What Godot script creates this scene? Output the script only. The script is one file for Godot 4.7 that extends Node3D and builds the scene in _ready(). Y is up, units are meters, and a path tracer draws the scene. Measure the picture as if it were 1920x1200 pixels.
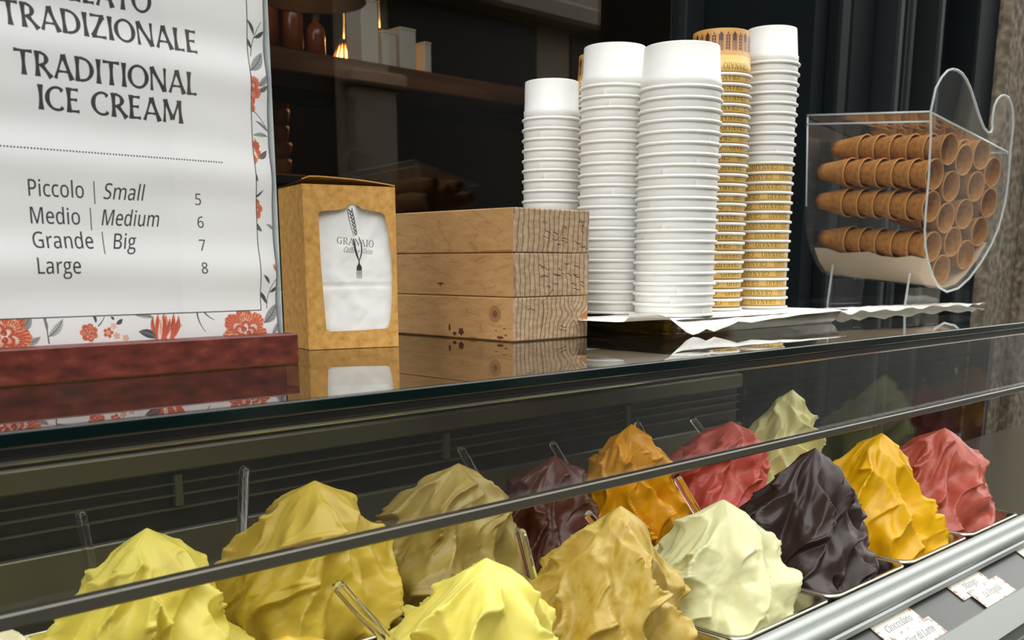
extends Node3D
# Gelato counter seen from the street: glass topped display case with menu sign, napkin box, timber block, cup stacks and cone dispenser.
# x runs along the counter, y up, z towards the street. Heights below are given from the glass top (TOP metres above the pavement).

const TOP := 1.15
const FPX := 1900.0
const CX := 960.0
const CY := 907.0
const EYE := 0.08
var cam_f: Vector3
var cam_r: Vector3
var cam_u: Vector3
var M := {}
var taken := {}
var ORD := ["topmost", "second from top", "third from top", "fourth from top", "fifth from top", "sixth from top", "seventh from top", "eighth from top", "ninth from top", "tenth from top", "eleventh from top", "twelfth from top", "thirteenth from top", "fourteenth from top", "fifteenth from top", "sixteenth from top", "seventeenth from top", "eighteenth from top", "nineteenth from top", "twentieth from top", "twenty-first from top", "twenty-second from top", "twenty-third from top", "twenty-fourth from top", "twenty-fifth from top", "twenty-sixth from top", "twenty-seventh from top"]

func _ready():
	setup_camera()
	setup_light()
	make_materials()
	build_street()
	build_shop()
	build_case()
	build_pans_and_gelato()
	build_spatulas()
	build_sign()
	build_napkin_box()
	build_block()
	build_tray_and_napkins()
	build_cups()
	build_cone_dispenser()
	build_tags()
	build_shop_contents()

# ------------------------------------------------------------------ camera and light
func setup_camera():
	var pitch := atan((CY - 495.0) / FPX)
	var th := atan((2930.0 - CX) / sqrt(FPX * FPX + (CY - 495.0) * (CY - 495.0)))
	var fh := Vector3(cos(th), 0, -sin(th))
	cam_f = fh * cos(pitch) + Vector3(0, -sin(pitch), 0)
	cam_r = Vector3(sin(th), 0, cos(th))
	cam_u = cam_r.cross(cam_f)
	var c := Camera3D.new()
	c.name = "camera"
	add_child(c)
	c.transform = Transform3D(Basis(cam_r, cam_u, -cam_f), Vector3(0, TOP + EYE, 0))
	c.projection = Camera3D.PROJECTION_FRUSTUM
	var at := CameraAttributesPhysical.new()
	at.frustum_near = 0.05
	at.frustum_far = 100.0
	at.frustum_focal_length = 35.0
	at.frustum_focus_distance = 1.0
	at.exposure_aperture = 14.0
	c.attributes = at
	c.near = 0.05
	c.far = 100.0
	c.size = 0.05 * 1200.0 / FPX
	c.frustum_offset = Vector2(0, 0.05 * (CY - 600.0) / FPX)
	c.current = true

func setup_light():
	var e := Environment.new()
	e.background_mode = Environment.BG_SKY
	var sm := ProceduralSkyMaterial.new()
	sm.sky_top_color = Color(0.98, 0.98, 0.97)
	sm.sky_horizon_color = Color(0.94, 0.94, 0.93)
	sm.sky_curve = 0.2
	sm.ground_bottom_color = Color(0.30, 0.30, 0.29)
	sm.ground_horizon_color = Color(0.36, 0.36, 0.35)
	sm.sun_angle_max = 1.0
	sm.energy_multiplier = 1.0
	var sk := Sky.new()
	sk.sky_material = sm
	e.sky = sk
	e.tonemap_mode = Environment.TONE_MAPPER_LINEAR
	e.tonemap_exposure = 3.3
	e.sdfgi_enabled = true
	e.ssao_enabled = true
	e.ssil_enabled = true
	var w := WorldEnvironment.new()
	w.name = "world_environment"
	w.environment = e
	add_child(w)

# a pixel of the photograph gives a direction; a plane or a depth gives the place
func ray(u: float, v: float) -> Vector3:
	return cam_f + cam_r * (u - CX) / FPX + cam_u * (CY - v) / FPX
func on_y(u: float, v: float, y: float) -> Vector3:
	var d := ray(u, v)
	var p := d * ((y - EYE) / d.y)
	return Vector3(p.x, y, p.z)
func on_z(u: float, v: float, z: float) -> Vector3:
	var d := ray(u, v)
	var p := d * (z / d.z)
	return Vector3(p.x, p.y + EYE, z)
func at_depth(u: float, v: float, t: float) -> Vector3:
	var d := ray(u, v) * t
	return Vector3(d.x, d.y + EYE, d.z)
func W(x: float, y: float, z: float) -> Vector3:
	return Vector3(x, y + TOP, z)

# ------------------------------------------------------------------ naming
func numbered(called: String) -> String:
	var n: int = taken.get(called, 0)
	taken[called] = n + 1
	return called if n == 0 else "%s_%03d" % [called, n]
func tag(o: Node, label: String, category: String, group := "", kind := ""):
	if label: o.set_meta("label", label)
	if category: o.set_meta("category", category)
	if group: o.set_meta("group", group)
	if kind: o.set_meta("kind", kind)
func thing(called: String, label: String, category: String, at := Vector3.ZERO, turn := 0.0, group := "") -> Node3D:
	var o := Node3D.new()
	o.name = numbered(called)
	add_child(o)
	o.position = at
	o.rotation.y = turn
	tag(o, label, category, group)
	return o
func part(called: String, mesh: Mesh, m: Material, parent: Node, at := Vector3.ZERO) -> MeshInstance3D:
	var o := MeshInstance3D.new()
	o.name = called
	o.mesh = mesh
	if m: o.material_override = m
	parent.add_child(o, true)
	o.position = at
	return o
func solo(called: String, mesh: Mesh, m: Material, label: String, category: String, at := Vector3.ZERO, group := "") -> MeshInstance3D:
	var o := part(numbered(called), mesh, m, self, at)
	tag(o, label, category, group)
	return o
func struct(called: String, mesh: Mesh, m: Material, at: Vector3, label := "") -> MeshInstance3D:
	var o := part(called, mesh, m, self, at)
	o.set_meta("kind", "structure")
	if label:
		o.set_meta("label", label)
	return o

# ------------------------------------------------------------------ mesh helpers
func commit(st: SurfaceTool) -> ArrayMesh:
	st.generate_normals()
	return st.commit()
func new_st() -> SurfaceTool:
	var st := SurfaceTool.new()
	st.begin(Mesh.PRIMITIVE_TRIANGLES)
	st.set_smooth_group(-1)
	return st
# a, b, c, d run anticlockwise as seen from outside
func quad(st: SurfaceTool, a: Vector3, b: Vector3, c: Vector3, d: Vector3, ua := Vector2(0, 1), ub := Vector2(1, 1), uc := Vector2(1, 0), ud := Vector2(0, 0)):
	for k in [[a, ua], [c, uc], [b, ub], [a, ua], [d, ud], [c, uc]]:
		st.set_uv(k[1])
		st.add_vertex(k[0])
func tri(st: SurfaceTool, a: Vector3, b: Vector3, c: Vector3):
	for k in [a, c, b]:
		st.set_uv(Vector2(k.x, k.y))
		st.add_vertex(k)
# box from lo to hi with chamfered edges
func add_box(st: SurfaceTool, lo: Vector3, hi: Vector3, bev := 0.0):
	var c := (lo + hi) / 2.0
	var h := (hi - lo) / 2.0
	bev = minf(bev, minf(h.x, minf(h.y, h.z)) * 0.95)
	var ax := [Vector3.RIGHT, Vector3.UP, Vector3.BACK]
	for i in 3:
		for s in [-1.0, 1.0]:
			var n: Vector3 = ax[i] * s
			var a: Vector3 = ax[(i + 1) % 3] * s
			var b: Vector3 = ax[(i + 2) % 3]
			var hn: float = h[i]
			var ha: float = h[(i + 1) % 3] - bev
			var hb: float = h[(i + 2) % 3] - bev
			quad(st, c + n * hn - a * ha - b * hb, c + n * hn + a * ha - b * hb, c + n * hn + a * ha + b * hb, c + n * hn - a * ha + b * hb)
	if bev <= 0.0: return
	for i in 3:
		var e: Vector3 = ax[i]
		var j := (i + 1) % 3
		var k := (i + 2) % 3
		for sj in [-1.0, 1.0]:
			for sk in [-1.0, 1.0]:
				var p1: Vector3 = ax[j] * sj * h[j] + ax[k] * sk * (h[k] - bev)
				var p2: Vector3 = ax[j] * sj * (h[j] - bev) + ax[k] * sk * h[k]
				var l: Vector3 = e * (h[i] - bev)
				if sj * sk > 0:
					quad(st, c + p1 - l, c + p2 - l, c + p2 + l, c + p1 + l)
				else:
					quad(st, c + p2 - l, c + p1 - l, c + p1 + l, c + p2 + l)
	for sx in [-1.0, 1.0]:
		for sy in [-1.0, 1.0]:
			for sz in [-1.0, 1.0]:
				var s := Vector3(sx, sy, sz)
				var px := c + s * (h - Vector3(0, bev, bev))
				var py := c + s * (h - Vector3(bev, 0, bev))
				var pz := c + s * (h - Vector3(bev, bev, 0))
				if sx * sy * sz > 0: tri(st, px, py, pz)
				else: tri(st, px, pz, py)
func box(lo: Vector3, hi: Vector3, bev := 0.0) -> ArrayMesh:
	var st := new_st()
	add_box(st, lo, hi, bev)
	return commit(st)
func cbox(s: Vector3, bev := 0.0) -> ArrayMesh:
	return box(-s / 2.0, s / 2.0, bev)
# grid of points given by rows; smooth normals
func sheet(rows: Array, uvs: Array = [], cols: Array = [], flip := false) -> ArrayMesh:
	var nv := rows.size()
	var nu: int = rows[0].size()
	var P := PackedVector3Array()
	var T := PackedVector2Array()
	var C := PackedColorArray()
	var I := PackedInt32Array()
	for j in nv:
		P.append_array(rows[j])
		if cols.size() > 0: C.append_array(cols[j])
		if uvs.size() > 0: T.append_array(uvs[j])
		else:
			for i in nu: T.append(Vector2(float(i) / (nu - 1), 1.0 - float(j) / (nv - 1)))
	for j in nv - 1:
		for i in nu - 1:
			var a := j * nu + i
			var b := a + 1
			var c := a + nu + 1
			var d := a + nu
			if flip: I.append_array(PackedInt32Array([a, b, c, a, c, d]))
			else: I.append_array(PackedInt32Array([a, c, b, a, d, c]))
	var arr := []
	arr.resize(Mesh.ARRAY_MAX)
	arr[Mesh.ARRAY_VERTEX] = P
	arr[Mesh.ARRAY_TEX_UV] = T
	arr[Mesh.ARRAY_INDEX] = I
	if C.size() > 0: arr[Mesh.ARRAY_COLOR] = C
	var st := SurfaceTool.new()
	st.create_from_arrays(arr)
	st.generate_normals()
	return st.commit()
# lathe round y; profile of (radius, height), from outside bottom upwards
func lathe(prof: Array, seg := 48, hy := 1.0) -> ArrayMesh:
	var rows := []
	var uvs := []
	for p in prof:
		var r := PackedVector3Array()
		var t := PackedVector2Array()
		for i in seg + 1:
			var a := TAU * i / seg
			r.append(Vector3(cos(a) * p.x, p.y, -sin(a) * p.x))
			t.append(Vector2(float(i) / seg, 1.0 - p.y / hy))
		rows.append(r)
		uvs.append(t)
	return sheet(rows, uvs)
func tube_rows(path: Array, radii: Array, seg := 16, flat := 1.0, side := Vector3.ZERO) -> Array:
	var rows := []
	var n := path.size()
	var prev := side
	for k in n:
		var t: Vector3 = (path[mini(k + 1, n - 1)] - path[maxi(k - 1, 0)]).normalized()
		if prev == Vector3.ZERO:
			prev = t.cross(Vector3.UP if absf(t.y) < 0.9 else Vector3.RIGHT)
		var s := (prev - t * prev.dot(t)).normalized()
		prev = s
		var b := t.cross(s)
		var r := PackedVector3Array()
		for i in seg + 1:
			var a := TAU * i / seg
			r.append(path[k] + (s * cos(a) + b * sin(a) * flat) * radii[k])
		rows.append(r)
	return rows
func tube(path: Array, radii: Array, seg := 16, flat := 1.0, side := Vector3.ZERO) -> ArrayMesh:
	var p := [path[0]] + path + [path[-1]]
	var r := [0.0001] + radii + [0.0001]
	var t0: Vector3 = (path[1] - path[0]).normalized() * 0.0001
	p[0] = p[0] - t0
	p[-1] = p[-1] + (path[-1] - path[-2]).normalized() * 0.0001
	return sheet(tube_rows(p, r, seg, flat, side))
# flat outline in x, y pushed out along z from z0 to z1
func extrude(poly: PackedVector2Array, z0: float, z1: float) -> ArrayMesh:
	var st := new_st()
	add_extrude(st, poly, z0, z1)
	return commit(st)
func add_extrude(st: SurfaceTool, poly: PackedVector2Array, z0: float, z1: float):
	if Geometry2D.is_polygon_clockwise(poly):
		poly.reverse()
	var id := Geometry2D.triangulate_polygon(poly)
	for k in range(0, id.size(), 3):
		var a := poly[id[k]]
		var b := poly[id[k + 1]]
		var c := poly[id[k + 2]]
		if (b - a).cross(c - a) < 0:
			var q := b
			b = c
			c = q
		tri(st, Vector3(a.x, a.y, z1), Vector3(b.x, b.y, z1), Vector3(c.x, c.y, z1))
		tri(st, Vector3(a.x, a.y, z0), Vector3(c.x, c.y, z0), Vector3(b.x, b.y, z0))
	for k in poly.size():
		var a := poly[k]
		var b := poly[(k + 1) % poly.size()]
		quad(st, Vector3(a.x, a.y, z0), Vector3(b.x, b.y, z0), Vector3(b.x, b.y, z1), Vector3(a.x, a.y, z1))
func rrect(hx: float, hz: float, r: float, y: float, n := 6) -> PackedVector3Array:
	var out := PackedVector3Array()
	var cs := [Vector2(hx - r, hz - r), Vector2(-hx + r, hz - r), Vector2(-hx + r, -hz + r), Vector2(hx - r, -hz + r)]
	for q in 4:
		for i in n + 1:
			var a := PI / 2 * (q + float(i) / n)
			out.append(Vector3(cs[q].x + cos(a) * r, y, cs[q].y + sin(a) * r))
	out.append(out[0])
	return out

# ------------------------------------------------------------------ pictures: filled outlines on an Image
func fill(img: Image, polys: Array, col: Color):
	var lo := Vector2(1e9, 1e9)
	var hi := Vector2(-1e9, -1e9)
	for p in polys:
		for q in p:
			lo = lo.min(q)
			hi = hi.max(q)
	var x0 := maxi(0, int(floor(lo.x)) - 1)
	var x1 := mini(img.get_width() - 1, int(ceil(hi.x)) + 1)
	var y0 := maxi(0, int(floor(lo.y)))
	var y1 := mini(img.get_height() - 1, int(ceil(hi.y)))
	if x1 < x0 or y1 < y0: return
	var wid := x1 - x0 + 2
	for y in range(y0, y1 + 1):
		var cov := PackedFloat32Array()
		cov.resize(wid)
		var any := false
		for s in 3:
			var yy := y + (s + 0.5) / 3.0
			var xs := PackedFloat32Array()
			for p in polys:
				var n: int = p.size()
				var a: Vector2 = p[n - 1]
				for k in n:
					var b: Vector2 = p[k]
					if (a.y <= yy) != (b.y <= yy):
						xs.append(a.x + (b.x - a.x) * (yy - a.y) / (b.y - a.y))
					a = b
			xs.sort()
			for k in range(0, xs.size() - 1, 2):
				var a := maxf(xs[k], x0) - x0
				var b := minf(xs[k + 1], x1 + 1) - x0
				if b <= a: continue
				any = true
				var ia := int(a)
				var ib := int(b)
				if ia == ib: cov[ia] += (b - a) / 3.0
				else:
					cov[ia] += (ia + 1 - a) / 3.0
					for i in range(ia + 1, ib): cov[i] += 0.33334
					cov[ib] += (b - ib) / 3.0
		if not any: continue
		for i in wid - 1:
			var c := cov[i]
			if c > 0.004:
				var a := minf(1.0, c) * col.a
				var o := img.get_pixel(x0 + i, y)
				img.set_pixel(x0 + i, y, o.lerp(Color(col.r, col.g, col.b, 1.0), a))
func stroke(img: Image, pts: Array, w0: float, w1: float, col: Color, mid := -1.0):
	var l := PackedVector2Array()
	var r := PackedVector2Array()
	var n := pts.size()
	for k in n:
		var t: Vector2 = (pts[mini(k + 1, n - 1)] - pts[maxi(k - 1, 0)]).normalized()
		var s := float(k) / (n - 1)
		var w := lerpf(w0, w1, s)
		if mid >= 0.0: w = lerpf(w, mid, sin(PI * s))
		var q := Vector2(-t.y, t.x) * w / 2.0
		l.append(pts[k] + q)
		r.append(pts[k] - q)
	r.reverse()
	l.append_array(r)
	fill(img, [l], col)
func bez(a: Vector2, b: Vector2, c: Vector2, n := 10) -> Array:
	var o := []
	for k in n + 1:
		var t := float(k) / n
		o.append(a.lerp(b, t).lerp(b.lerp(c, t), t))
	return o
var fonts := {}
func glyphs(text: String, face := "Droid Sans", bold := false) -> Dictionary:
	var key := face + str(bold)
	if not fonts.has(key):
		var f := SystemFont.new()
		f.font_names = PackedStringArray([face])
		f.font_weight = 700 if bold else 400
		fonts[key] = f
	var ts := TextServerManager.get_primary_interface()
	var rid: RID = fonts[key].get_rids()[0]
	var x := 0.0
	var out := []
	for ch in text:
		var g := ts.font_get_glyph_index(rid, 128, ch.unicode_at(0), 0)
		var d := ts.font_get_glyph_contours(rid, 128, g)
		var polys := []
		if d.has("contours"):
			var at := 0
			for e in d.contours:
				var p := PackedVector2Array()
				for k in range(at, e + 1):
					p.append(Vector2(x + d.points[k].x / 128.0, -d.points[k].y / 128.0))
				at = e + 1
				if p.size() > 2: polys.append(p)
		out.append(polys)
		x += ts.font_get_glyph_advance(rid, 128, g).x / 128.0
	return {"polys": out, "width": x}
# text with its baseline from a to b (pixels of the image); size in pixels per em, or fitted to the length
func write(img: Image, text: String, a: Vector2, b: Vector2, em: float, col: Color, face := "Droid Sans", shear := 0.0, bold := false):
	var g := glyphs(text, face, bold)
	var dir := (b - a).normalized()
	var up := Vector2(dir.y, -dir.x)
	var sx: float = (b - a).length() / g.width
	for polys in g.polys:
		var ps := []
		for p in polys:
			var q := PackedVector2Array()
			for v in p: q.append(a + dir * (v.x * sx + v.y * shear * em) + up * (v.y * em))
			ps.append(q)
		if ps.size() > 0: fill(img, ps, col)
# flared roman capitals, cap height 1: strokes [x0,y0,x1,y1,width] and rings [cx,cy,rx,ry,from,to]
func flared(ch: String) -> Dictionary:
	var b := 0.17
	var t := 0.105
	match ch:
		"T": return {"w": 0.74, "s": [[0.37, 0, 0.37, 0.98, b], [0.0, 0.94, 0.74, 0.94, t]], "r": []}
		"R": return {"w": 0.72, "s": [[0.12, 0, 0.12, 1, b], [0.28, 0.5, 0.68, 0.0, b], [0.1, 0.95, 0.3, 0.95, t], [0.1, 0.47, 0.3, 0.47, t * 0.9]], "r": [[0.28, 0.71, 0.22, 0.24, -PI / 2, PI / 2]]}
		"A": return {"w": 0.82, "s": [[0.06, 0, 0.4, 0.99, t], [0.4, 0.99, 0.76, 0, b], [0.2, 0.31, 0.62, 0.31, t * 0.9]], "r": []}
		"D": return {"w": 0.84, "s": [[0.12, 0, 0.12, 1, b], [0.1, 0.95, 0.34, 0.95, t], [0.1, 0.05, 0.34, 0.05, t]], "r": [[0.32, 0.5, 0.42, 0.46, -PI / 2, PI / 2]]}
		"I": return {"w": 0.26, "s": [[0.13, 0, 0.13, 1, b]], "r": []}
		"Z": return {"w": 0.72, "s": [[0.05, 0.94, 0.66, 0.94, t], [0.6, 0.94, 0.1, 0.06, b], [0.04, 0.06, 0.68, 0.06, t]], "r": []}
		"O": return {"w": 0.92, "s": [], "r": [[0.46, 0.5, 0.4, 0.47, 0.0, TAU]]}
		"N": return {"w": 0.84, "s": [[0.1, 0, 0.1, 1, t], [0.1, 0.98, 0.72, 0.02, b], [0.73, 0, 0.73, 1, t]], "r": []}
		"L": return {"w": 0.54, "s": [[0.12, 0, 0.12, 1, b], [0.1, 0.06, 0.5, 0.06, t]], "r": []}
		"E": return {"w": 0.58, "s": [[0.12, 0, 0.12, 1, b], [0.1, 0.94, 0.52, 0.94, t], [0.1, 0.53, 0.46, 0.53, t], [0.1, 0.06, 0.54, 0.06, t]], "r": []}
		"C": return {"w": 0.76, "s": [[0.6, 0.8, 0.68, 0.86, 0.1], [0.6, 0.17, 0.7, 0.12, 0.1]], "r": [[0.46, 0.5, 0.4, 0.47, 0.9, TAU - 0.9]]}
		"G": return {"w": 0.84, "s": [[0.66, 0.0, 0.66, 0.45, b]], "r": [[0.46, 0.5, 0.4, 0.47, 0.9, TAU - 0.7]]}
		"M": return {"w": 1.0, "s": [[0.1, 0, 0.16, 1, t], [0.16, 0.98, 0.5, 0.14, b], [0.5, 0.14, 0.83, 0.98, t], [0.83, 1, 0.9, 0, b]], "r": []}
	return {"w": 0.36, "s": [], "r": []}
func write_flared(img: Image, text: String, a: Vector2, b: Vector2, cap: float, col: Color):
	var total := 0.0
	for ch in text: total += flared(ch).w + 0.07
	var dir := (b - a).normalized()
	var up := Vector2(dir.y, -dir.x)
	var sx := (b - a).length() / total
	var x := 0.0
	for ch in text:
		var g := flared(ch)
		for s in g.s:
			var p := []
			for k in 9:
				var f := k / 8.0
				p.append(a + dir * ((x + lerpf(s[0], s[2], f)) * sx) + up * (lerpf(s[1], s[3], f) * cap))
			var w: float = s[4] * (sx + cap) / 2.0
			stroke(img, p, w * 1.42, w * 1.42, col, w * 0.82)
		for r in g.r:
			var o := PackedVector2Array()
			var inn := PackedVector2Array()
			var n := 40
			for k in n + 1:
				var an: float = lerpf(r[4], r[5], float(k) / n)
				var th := lerpf(0.045, 0.095, cos(an) * cos(an))
				o.append(a + dir * ((x + r[0] + cos(an) * (r[2] + th)) * sx) + up * ((r[1] + sin(an) * (r[3] + 0.035)) * cap))
				inn.append(a + dir * ((x + r[0] + cos(an) * (r[2] - th)) * sx) + up * ((r[1] + sin(an) * (r[3] - 0.075)) * cap))
			if r[5] - r[4] > 6.2:
				fill(img, [o, inn], col)
			else:
				inn.reverse()
				o.append_array(inn)
				fill(img, [o], col)
		x += g.w + 0.07
func picture(w: int, h: int, col: Color) -> Image:
	var i := Image.create(w, h, true, Image.FORMAT_RGBA8)
	i.fill(col)
	return i
func tex(i: Image) -> ImageTexture:
	i.generate_mipmaps()
	return ImageTexture.create_from_image(i)
func noise(sd: int, freq: float, oct := 4, kind := FastNoiseLite.TYPE_SIMPLEX_SMOOTH) -> FastNoiseLite:
	var n := FastNoiseLite.new()
	n.seed = sd
	n.frequency = freq
	n.noise_type = kind
	n.fractal_octaves = oct
	n.fractal_type = FastNoiseLite.FRACTAL_FBM
	return n
# seamless noise mapped through a ramp of colours
func ramp_tex(size: Vector2i, n: FastNoiseLite, cols: Array, stretch := Vector2i(1, 1)) -> ImageTexture:
	var g := n.get_seamless_image(size.x / stretch.x, size.y / stretch.y)
	g.convert(Image.FORMAT_L8)
	if stretch != Vector2i(1, 1): g.resize(size.x, size.y, Image.INTERPOLATE_CUBIC)
	var lut := []
	for k in 256:
		var f := k / 255.0 * (cols.size() - 1)
		var i := mini(int(f), cols.size() - 2)
		lut.append(cols[i].lerp(cols[i + 1], f - i))
	var src := g.get_data()
	var dst := PackedByteArray()
	dst.resize(size.x * size.y * 3)
	for k in size.x * size.y:
		var c: Color = lut[src[k]]
		dst[k * 3] = int(c.r * 255)
		dst[k * 3 + 1] = int(c.g * 255)
		dst[k * 3 + 2] = int(c.b * 255)
	return tex(Image.create_from_data(size.x, size.y, false, Image.FORMAT_RGB8, dst))
func mat(c: Color, rough := 0.6, metal := 0.0) -> StandardMaterial3D:
	var m := StandardMaterial3D.new()
	m.albedo_color = c
	m.roughness = rough
	m.metallic = metal
	return m
func c8(r: int, g: int, b: int) -> Color:
	return Color(r / 255.0, g / 255.0, b / 255.0)
func pane_mat(c: Color, a: float) -> StandardMaterial3D:
	var m := mat(Color(c.r, c.g, c.b, a), 0.0)
	m.transparency = BaseMaterial3D.TRANSPARENCY_ALPHA
	return m
func triplanar(m: StandardMaterial3D, scale: Vector3):
	m.uv1_triplanar = true
	m.uv1_scale = scale

# ------------------------------------------------------------------ materials
func make_materials():
	M.glass = pane_mat(Color(0.75, 0.85, 0.8), 0.004)
	M.window = pane_mat(Color(0.5, 0.55, 0.55), 0.0)
	M.acrylic = pane_mat(Color(0.9, 0.92, 0.92), 0.02)
	M.plate = pane_mat(Color(0.9, 0.92, 0.9), 0.02)
	M.acrylic_edge = pane_mat(Color(0.86, 0.9, 0.9), 0.5)
	M.clear = mat(Color(0.97, 0.97, 0.94, 0.0), 0.03)
	M.clear.refraction_enabled = true
	M.clear.refraction_scale = 0.049
	M.edge = mat(c8(9, 26, 25), 0.12)
	M.black = mat(c8(8, 8, 7), 0.5)
	M.matte_black = mat(c8(16, 16, 15), 0.9)
	M.trim = mat(c8(200, 200, 190), 0.15, 0.9)
	M.polished = mat(c8(96, 94, 84), 0.18, 0.5)
	M.steel = mat(c8(190, 186, 172), 0.26, 1.0)
	M.rail = mat(c8(178, 183, 180), 0.5, 0.5)
	M.tray = mat(Color.WHITE, 0.12)
	M.tray.albedo_texture = ramp_tex(Vector2i(256, 256), noise(71, 0.02, 3), [c8(14, 13, 6), c8(34, 30, 10), c8(58, 50, 14), c8(104, 90, 26)])  # dark olive reflections of the steel painted into the colour, drawn out as streaks
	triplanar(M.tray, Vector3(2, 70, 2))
	M.case_grey = mat(c8(120, 124, 118), 0.5, 0.2)
	M.slot = mat(c8(58, 59, 55), 0.35, 0.1)
	M.ledge = mat(c8(96, 95, 80), 0.4, 0.6)
	M.beam = mat(c8(84, 82, 62), 0.5, 0.3)
	M.frame = mat(c8(17, 23, 25), 0.55)
	M.frame.metallic_specular = 0.2
	M.frame_grey = mat(c8(33, 37, 38), 0.5)
	M.frame_grey.metallic_specular = 0.25
	var st := noise(11, 0.035, 6)
	M.stone = mat(Color.WHITE, 0.95)
	M.stone.albedo_texture = ramp_tex(Vector2i(512, 512), st, [c8(40, 36, 29), c8(84, 76, 62), c8(112, 102, 85), c8(150, 139, 118)])
	triplanar(M.stone, Vector3(1.6, 1.6, 1.6))
	M.stone.heightmap_enabled = false
	M.facade = mat(c8(172, 162, 142), 0.9)
	M.facade_dark = mat(c8(16, 16, 15), 0.5)
	M.pavement = mat(Color.WHITE, 0.9)
	M.pavement.albedo_texture = ramp_tex(Vector2i(256, 256), noise(5, 0.03), [c8(44, 43, 41), c8(58, 56, 53), c8(70, 68, 64)])
	triplanar(M.pavement, Vector3(0.8, 0.8, 0.8))
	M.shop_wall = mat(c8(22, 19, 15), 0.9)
	M.shop_wood = mat(Color.WHITE, 0.6)
	M.shop_wood.albedo_texture = ramp_tex(Vector2i(512, 256), noise(8, 0.03), [c8(70, 42, 20), c8(98, 60, 30), c8(112, 74, 40)], Vector2i(8, 1))
	triplanar(M.shop_wood, Vector3(1, 3, 1))
	# paper goods
	M.cup = mat(c8(238, 238, 234), 0.42)
	M.rim = mat(c8(244, 243, 238), 0.5)
	M.gold_cup = mat(Color.WHITE, 0.38)
	M.gold_cup.albedo_texture = cup_print()
	M.napkin = mat(c8(246, 243, 236), 0.95)
	var nb := Image.create(64, 64, false, Image.FORMAT_L8)
	for y in 64:
		for x in 64:
			nb.set_pixel(x, y, Color(1, 1, 1) * (0.5 + 0.25 * sin(TAU * x / 16.0) * sin(TAU * y / 16.0)))
	M.napkin.normal_enabled = true
	nb.convert(Image.FORMAT_RGBA8)
	nb.bump_map_to_normal_map(3.0)
	M.napkin.normal_texture = tex(nb)
	M.napkin.normal_scale = 0.5
	triplanar(M.napkin, Vector3(90, 90, 90))
	M.kraft = mat(Color.WHITE, 0.8)
	M.kraft.albedo_texture = ramp_tex(Vector2i(512, 512), noise(21, 0.035, 5), [c8(168, 118, 52), c8(196, 146, 74), c8(206, 158, 86), c8(216, 172, 102)])
	triplanar(M.kraft, Vector3(5, 5, 5))
	# mahogany stained sign foot
	M.mahogany = mat(Color.WHITE, 0.42)
	M.mahogany.albedo_texture = ramp_tex(Vector2i(1024, 128), noise(31, 0.08, 4), [c8(52, 16, 10), c8(84, 28, 18), c8(98, 36, 24), c8(122, 58, 42)], Vector2i(8, 1))
	triplanar(M.mahogany, Vector3(4, 8, 8))
	# cones
	M.cone = mat(Color.WHITE, 0.75)
	M.cone.albedo_texture = ramp_tex(Vector2i(256, 256), noise(41, 0.04, 4), [c8(136, 84, 32), c8(172, 114, 50), c8(190, 136, 70)])
	triplanar(M.cone, Vector3(9, 9, 9))
	M.cone_rim = mat(c8(196, 146, 84), 0.8)
	M.liner = mat(c8(206, 186, 160), 0.9)

# gold print that runs round a paper cup; the cups stand upside down, so the name does too
func cup_print() -> ImageTexture:
	var w := 1024
	var h := 256
	var gold := c8(226, 186, 104)
	var brown := c8(64, 34, 18)
	var img := picture(w, h, gold)
	var mid := c8(150, 96, 48)
	# woven check at the foot of the cup and below the icons
	for y in range(0, 146):
		for x in w:
			var a := (x / 4) % 2
			var b := (y / 4) % 2
			var c := c8(222, 178, 96) if (a + b) % 2 == 0 else (mid if b == 0 else c8(188, 134, 66))
			if y < 26 or y > 122 or x % 40 < 5 or x % 40 > 35: img.set_pixel(x, y, c)
			else: img.set_pixel(x, y, c8(176, 118, 58) if a == 0 else c8(196, 142, 72))
	for k in 26:
		var x0 := k * 39.4 + 4.0
		if k % 2 == 0:
			fill(img, [PackedVector2Array([Vector2(x0 + 2, 36), Vector2(x0 + 9, 28), Vector2(x0 + 12, 20), Vector2(x0 + 18, 20), Vector2(x0 + 21, 28), Vector2(x0 + 28, 36), Vector2(x0 + 28, 68), Vector2(x0 + 2, 68)])], brown)
			for t in 4: fill(img, [PackedVector2Array([Vector2(x0 + 2 + t * 7.3, 66), Vector2(x0 + 6 + t * 7.3, 66), Vector2(x0 + 6 + t * 7.3, 120), Vector2(x0 + 2 + t * 7.3, 120)])], brown)
		else:
			for t in 5:
				var y0 := 34.0 + t * 16.5
				for s in [-1.0, 1.0]:
					fill(img, [PackedVector2Array([Vector2(x0 + 15 + s * 1.5, y0), Vector2(x0 + 15 + s * 12, y0 + 5), Vector2(x0 + 15 + s * 11, y0 + 20), Vector2(x0 + 15 + s * 1.5, y0 + 12)])], brown)
			fill(img, [PackedVector2Array([Vector2(x0 + 15, 18), Vector2(x0 + 20, 32), Vector2(x0 + 10, 32)])], brown)
	# name, turned over
	for k in 5:
		var xr := 180.0 + k * 204.8
		write(img, "GRANAIO", Vector2(xr, 186), Vector2(xr - 160, 186), 50, c8(96, 84, 26), "Droid Serif")
	# dotted line beside the rim
	for x in range(0, w, 7):
		img.fill_rect(Rect2i(x, 232, 4, 12), c8(86, 56, 26))
		img.fill_rect(Rect2i(x, 248, 4, 6), c8(120, 80, 36))
	return tex(img)

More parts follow.
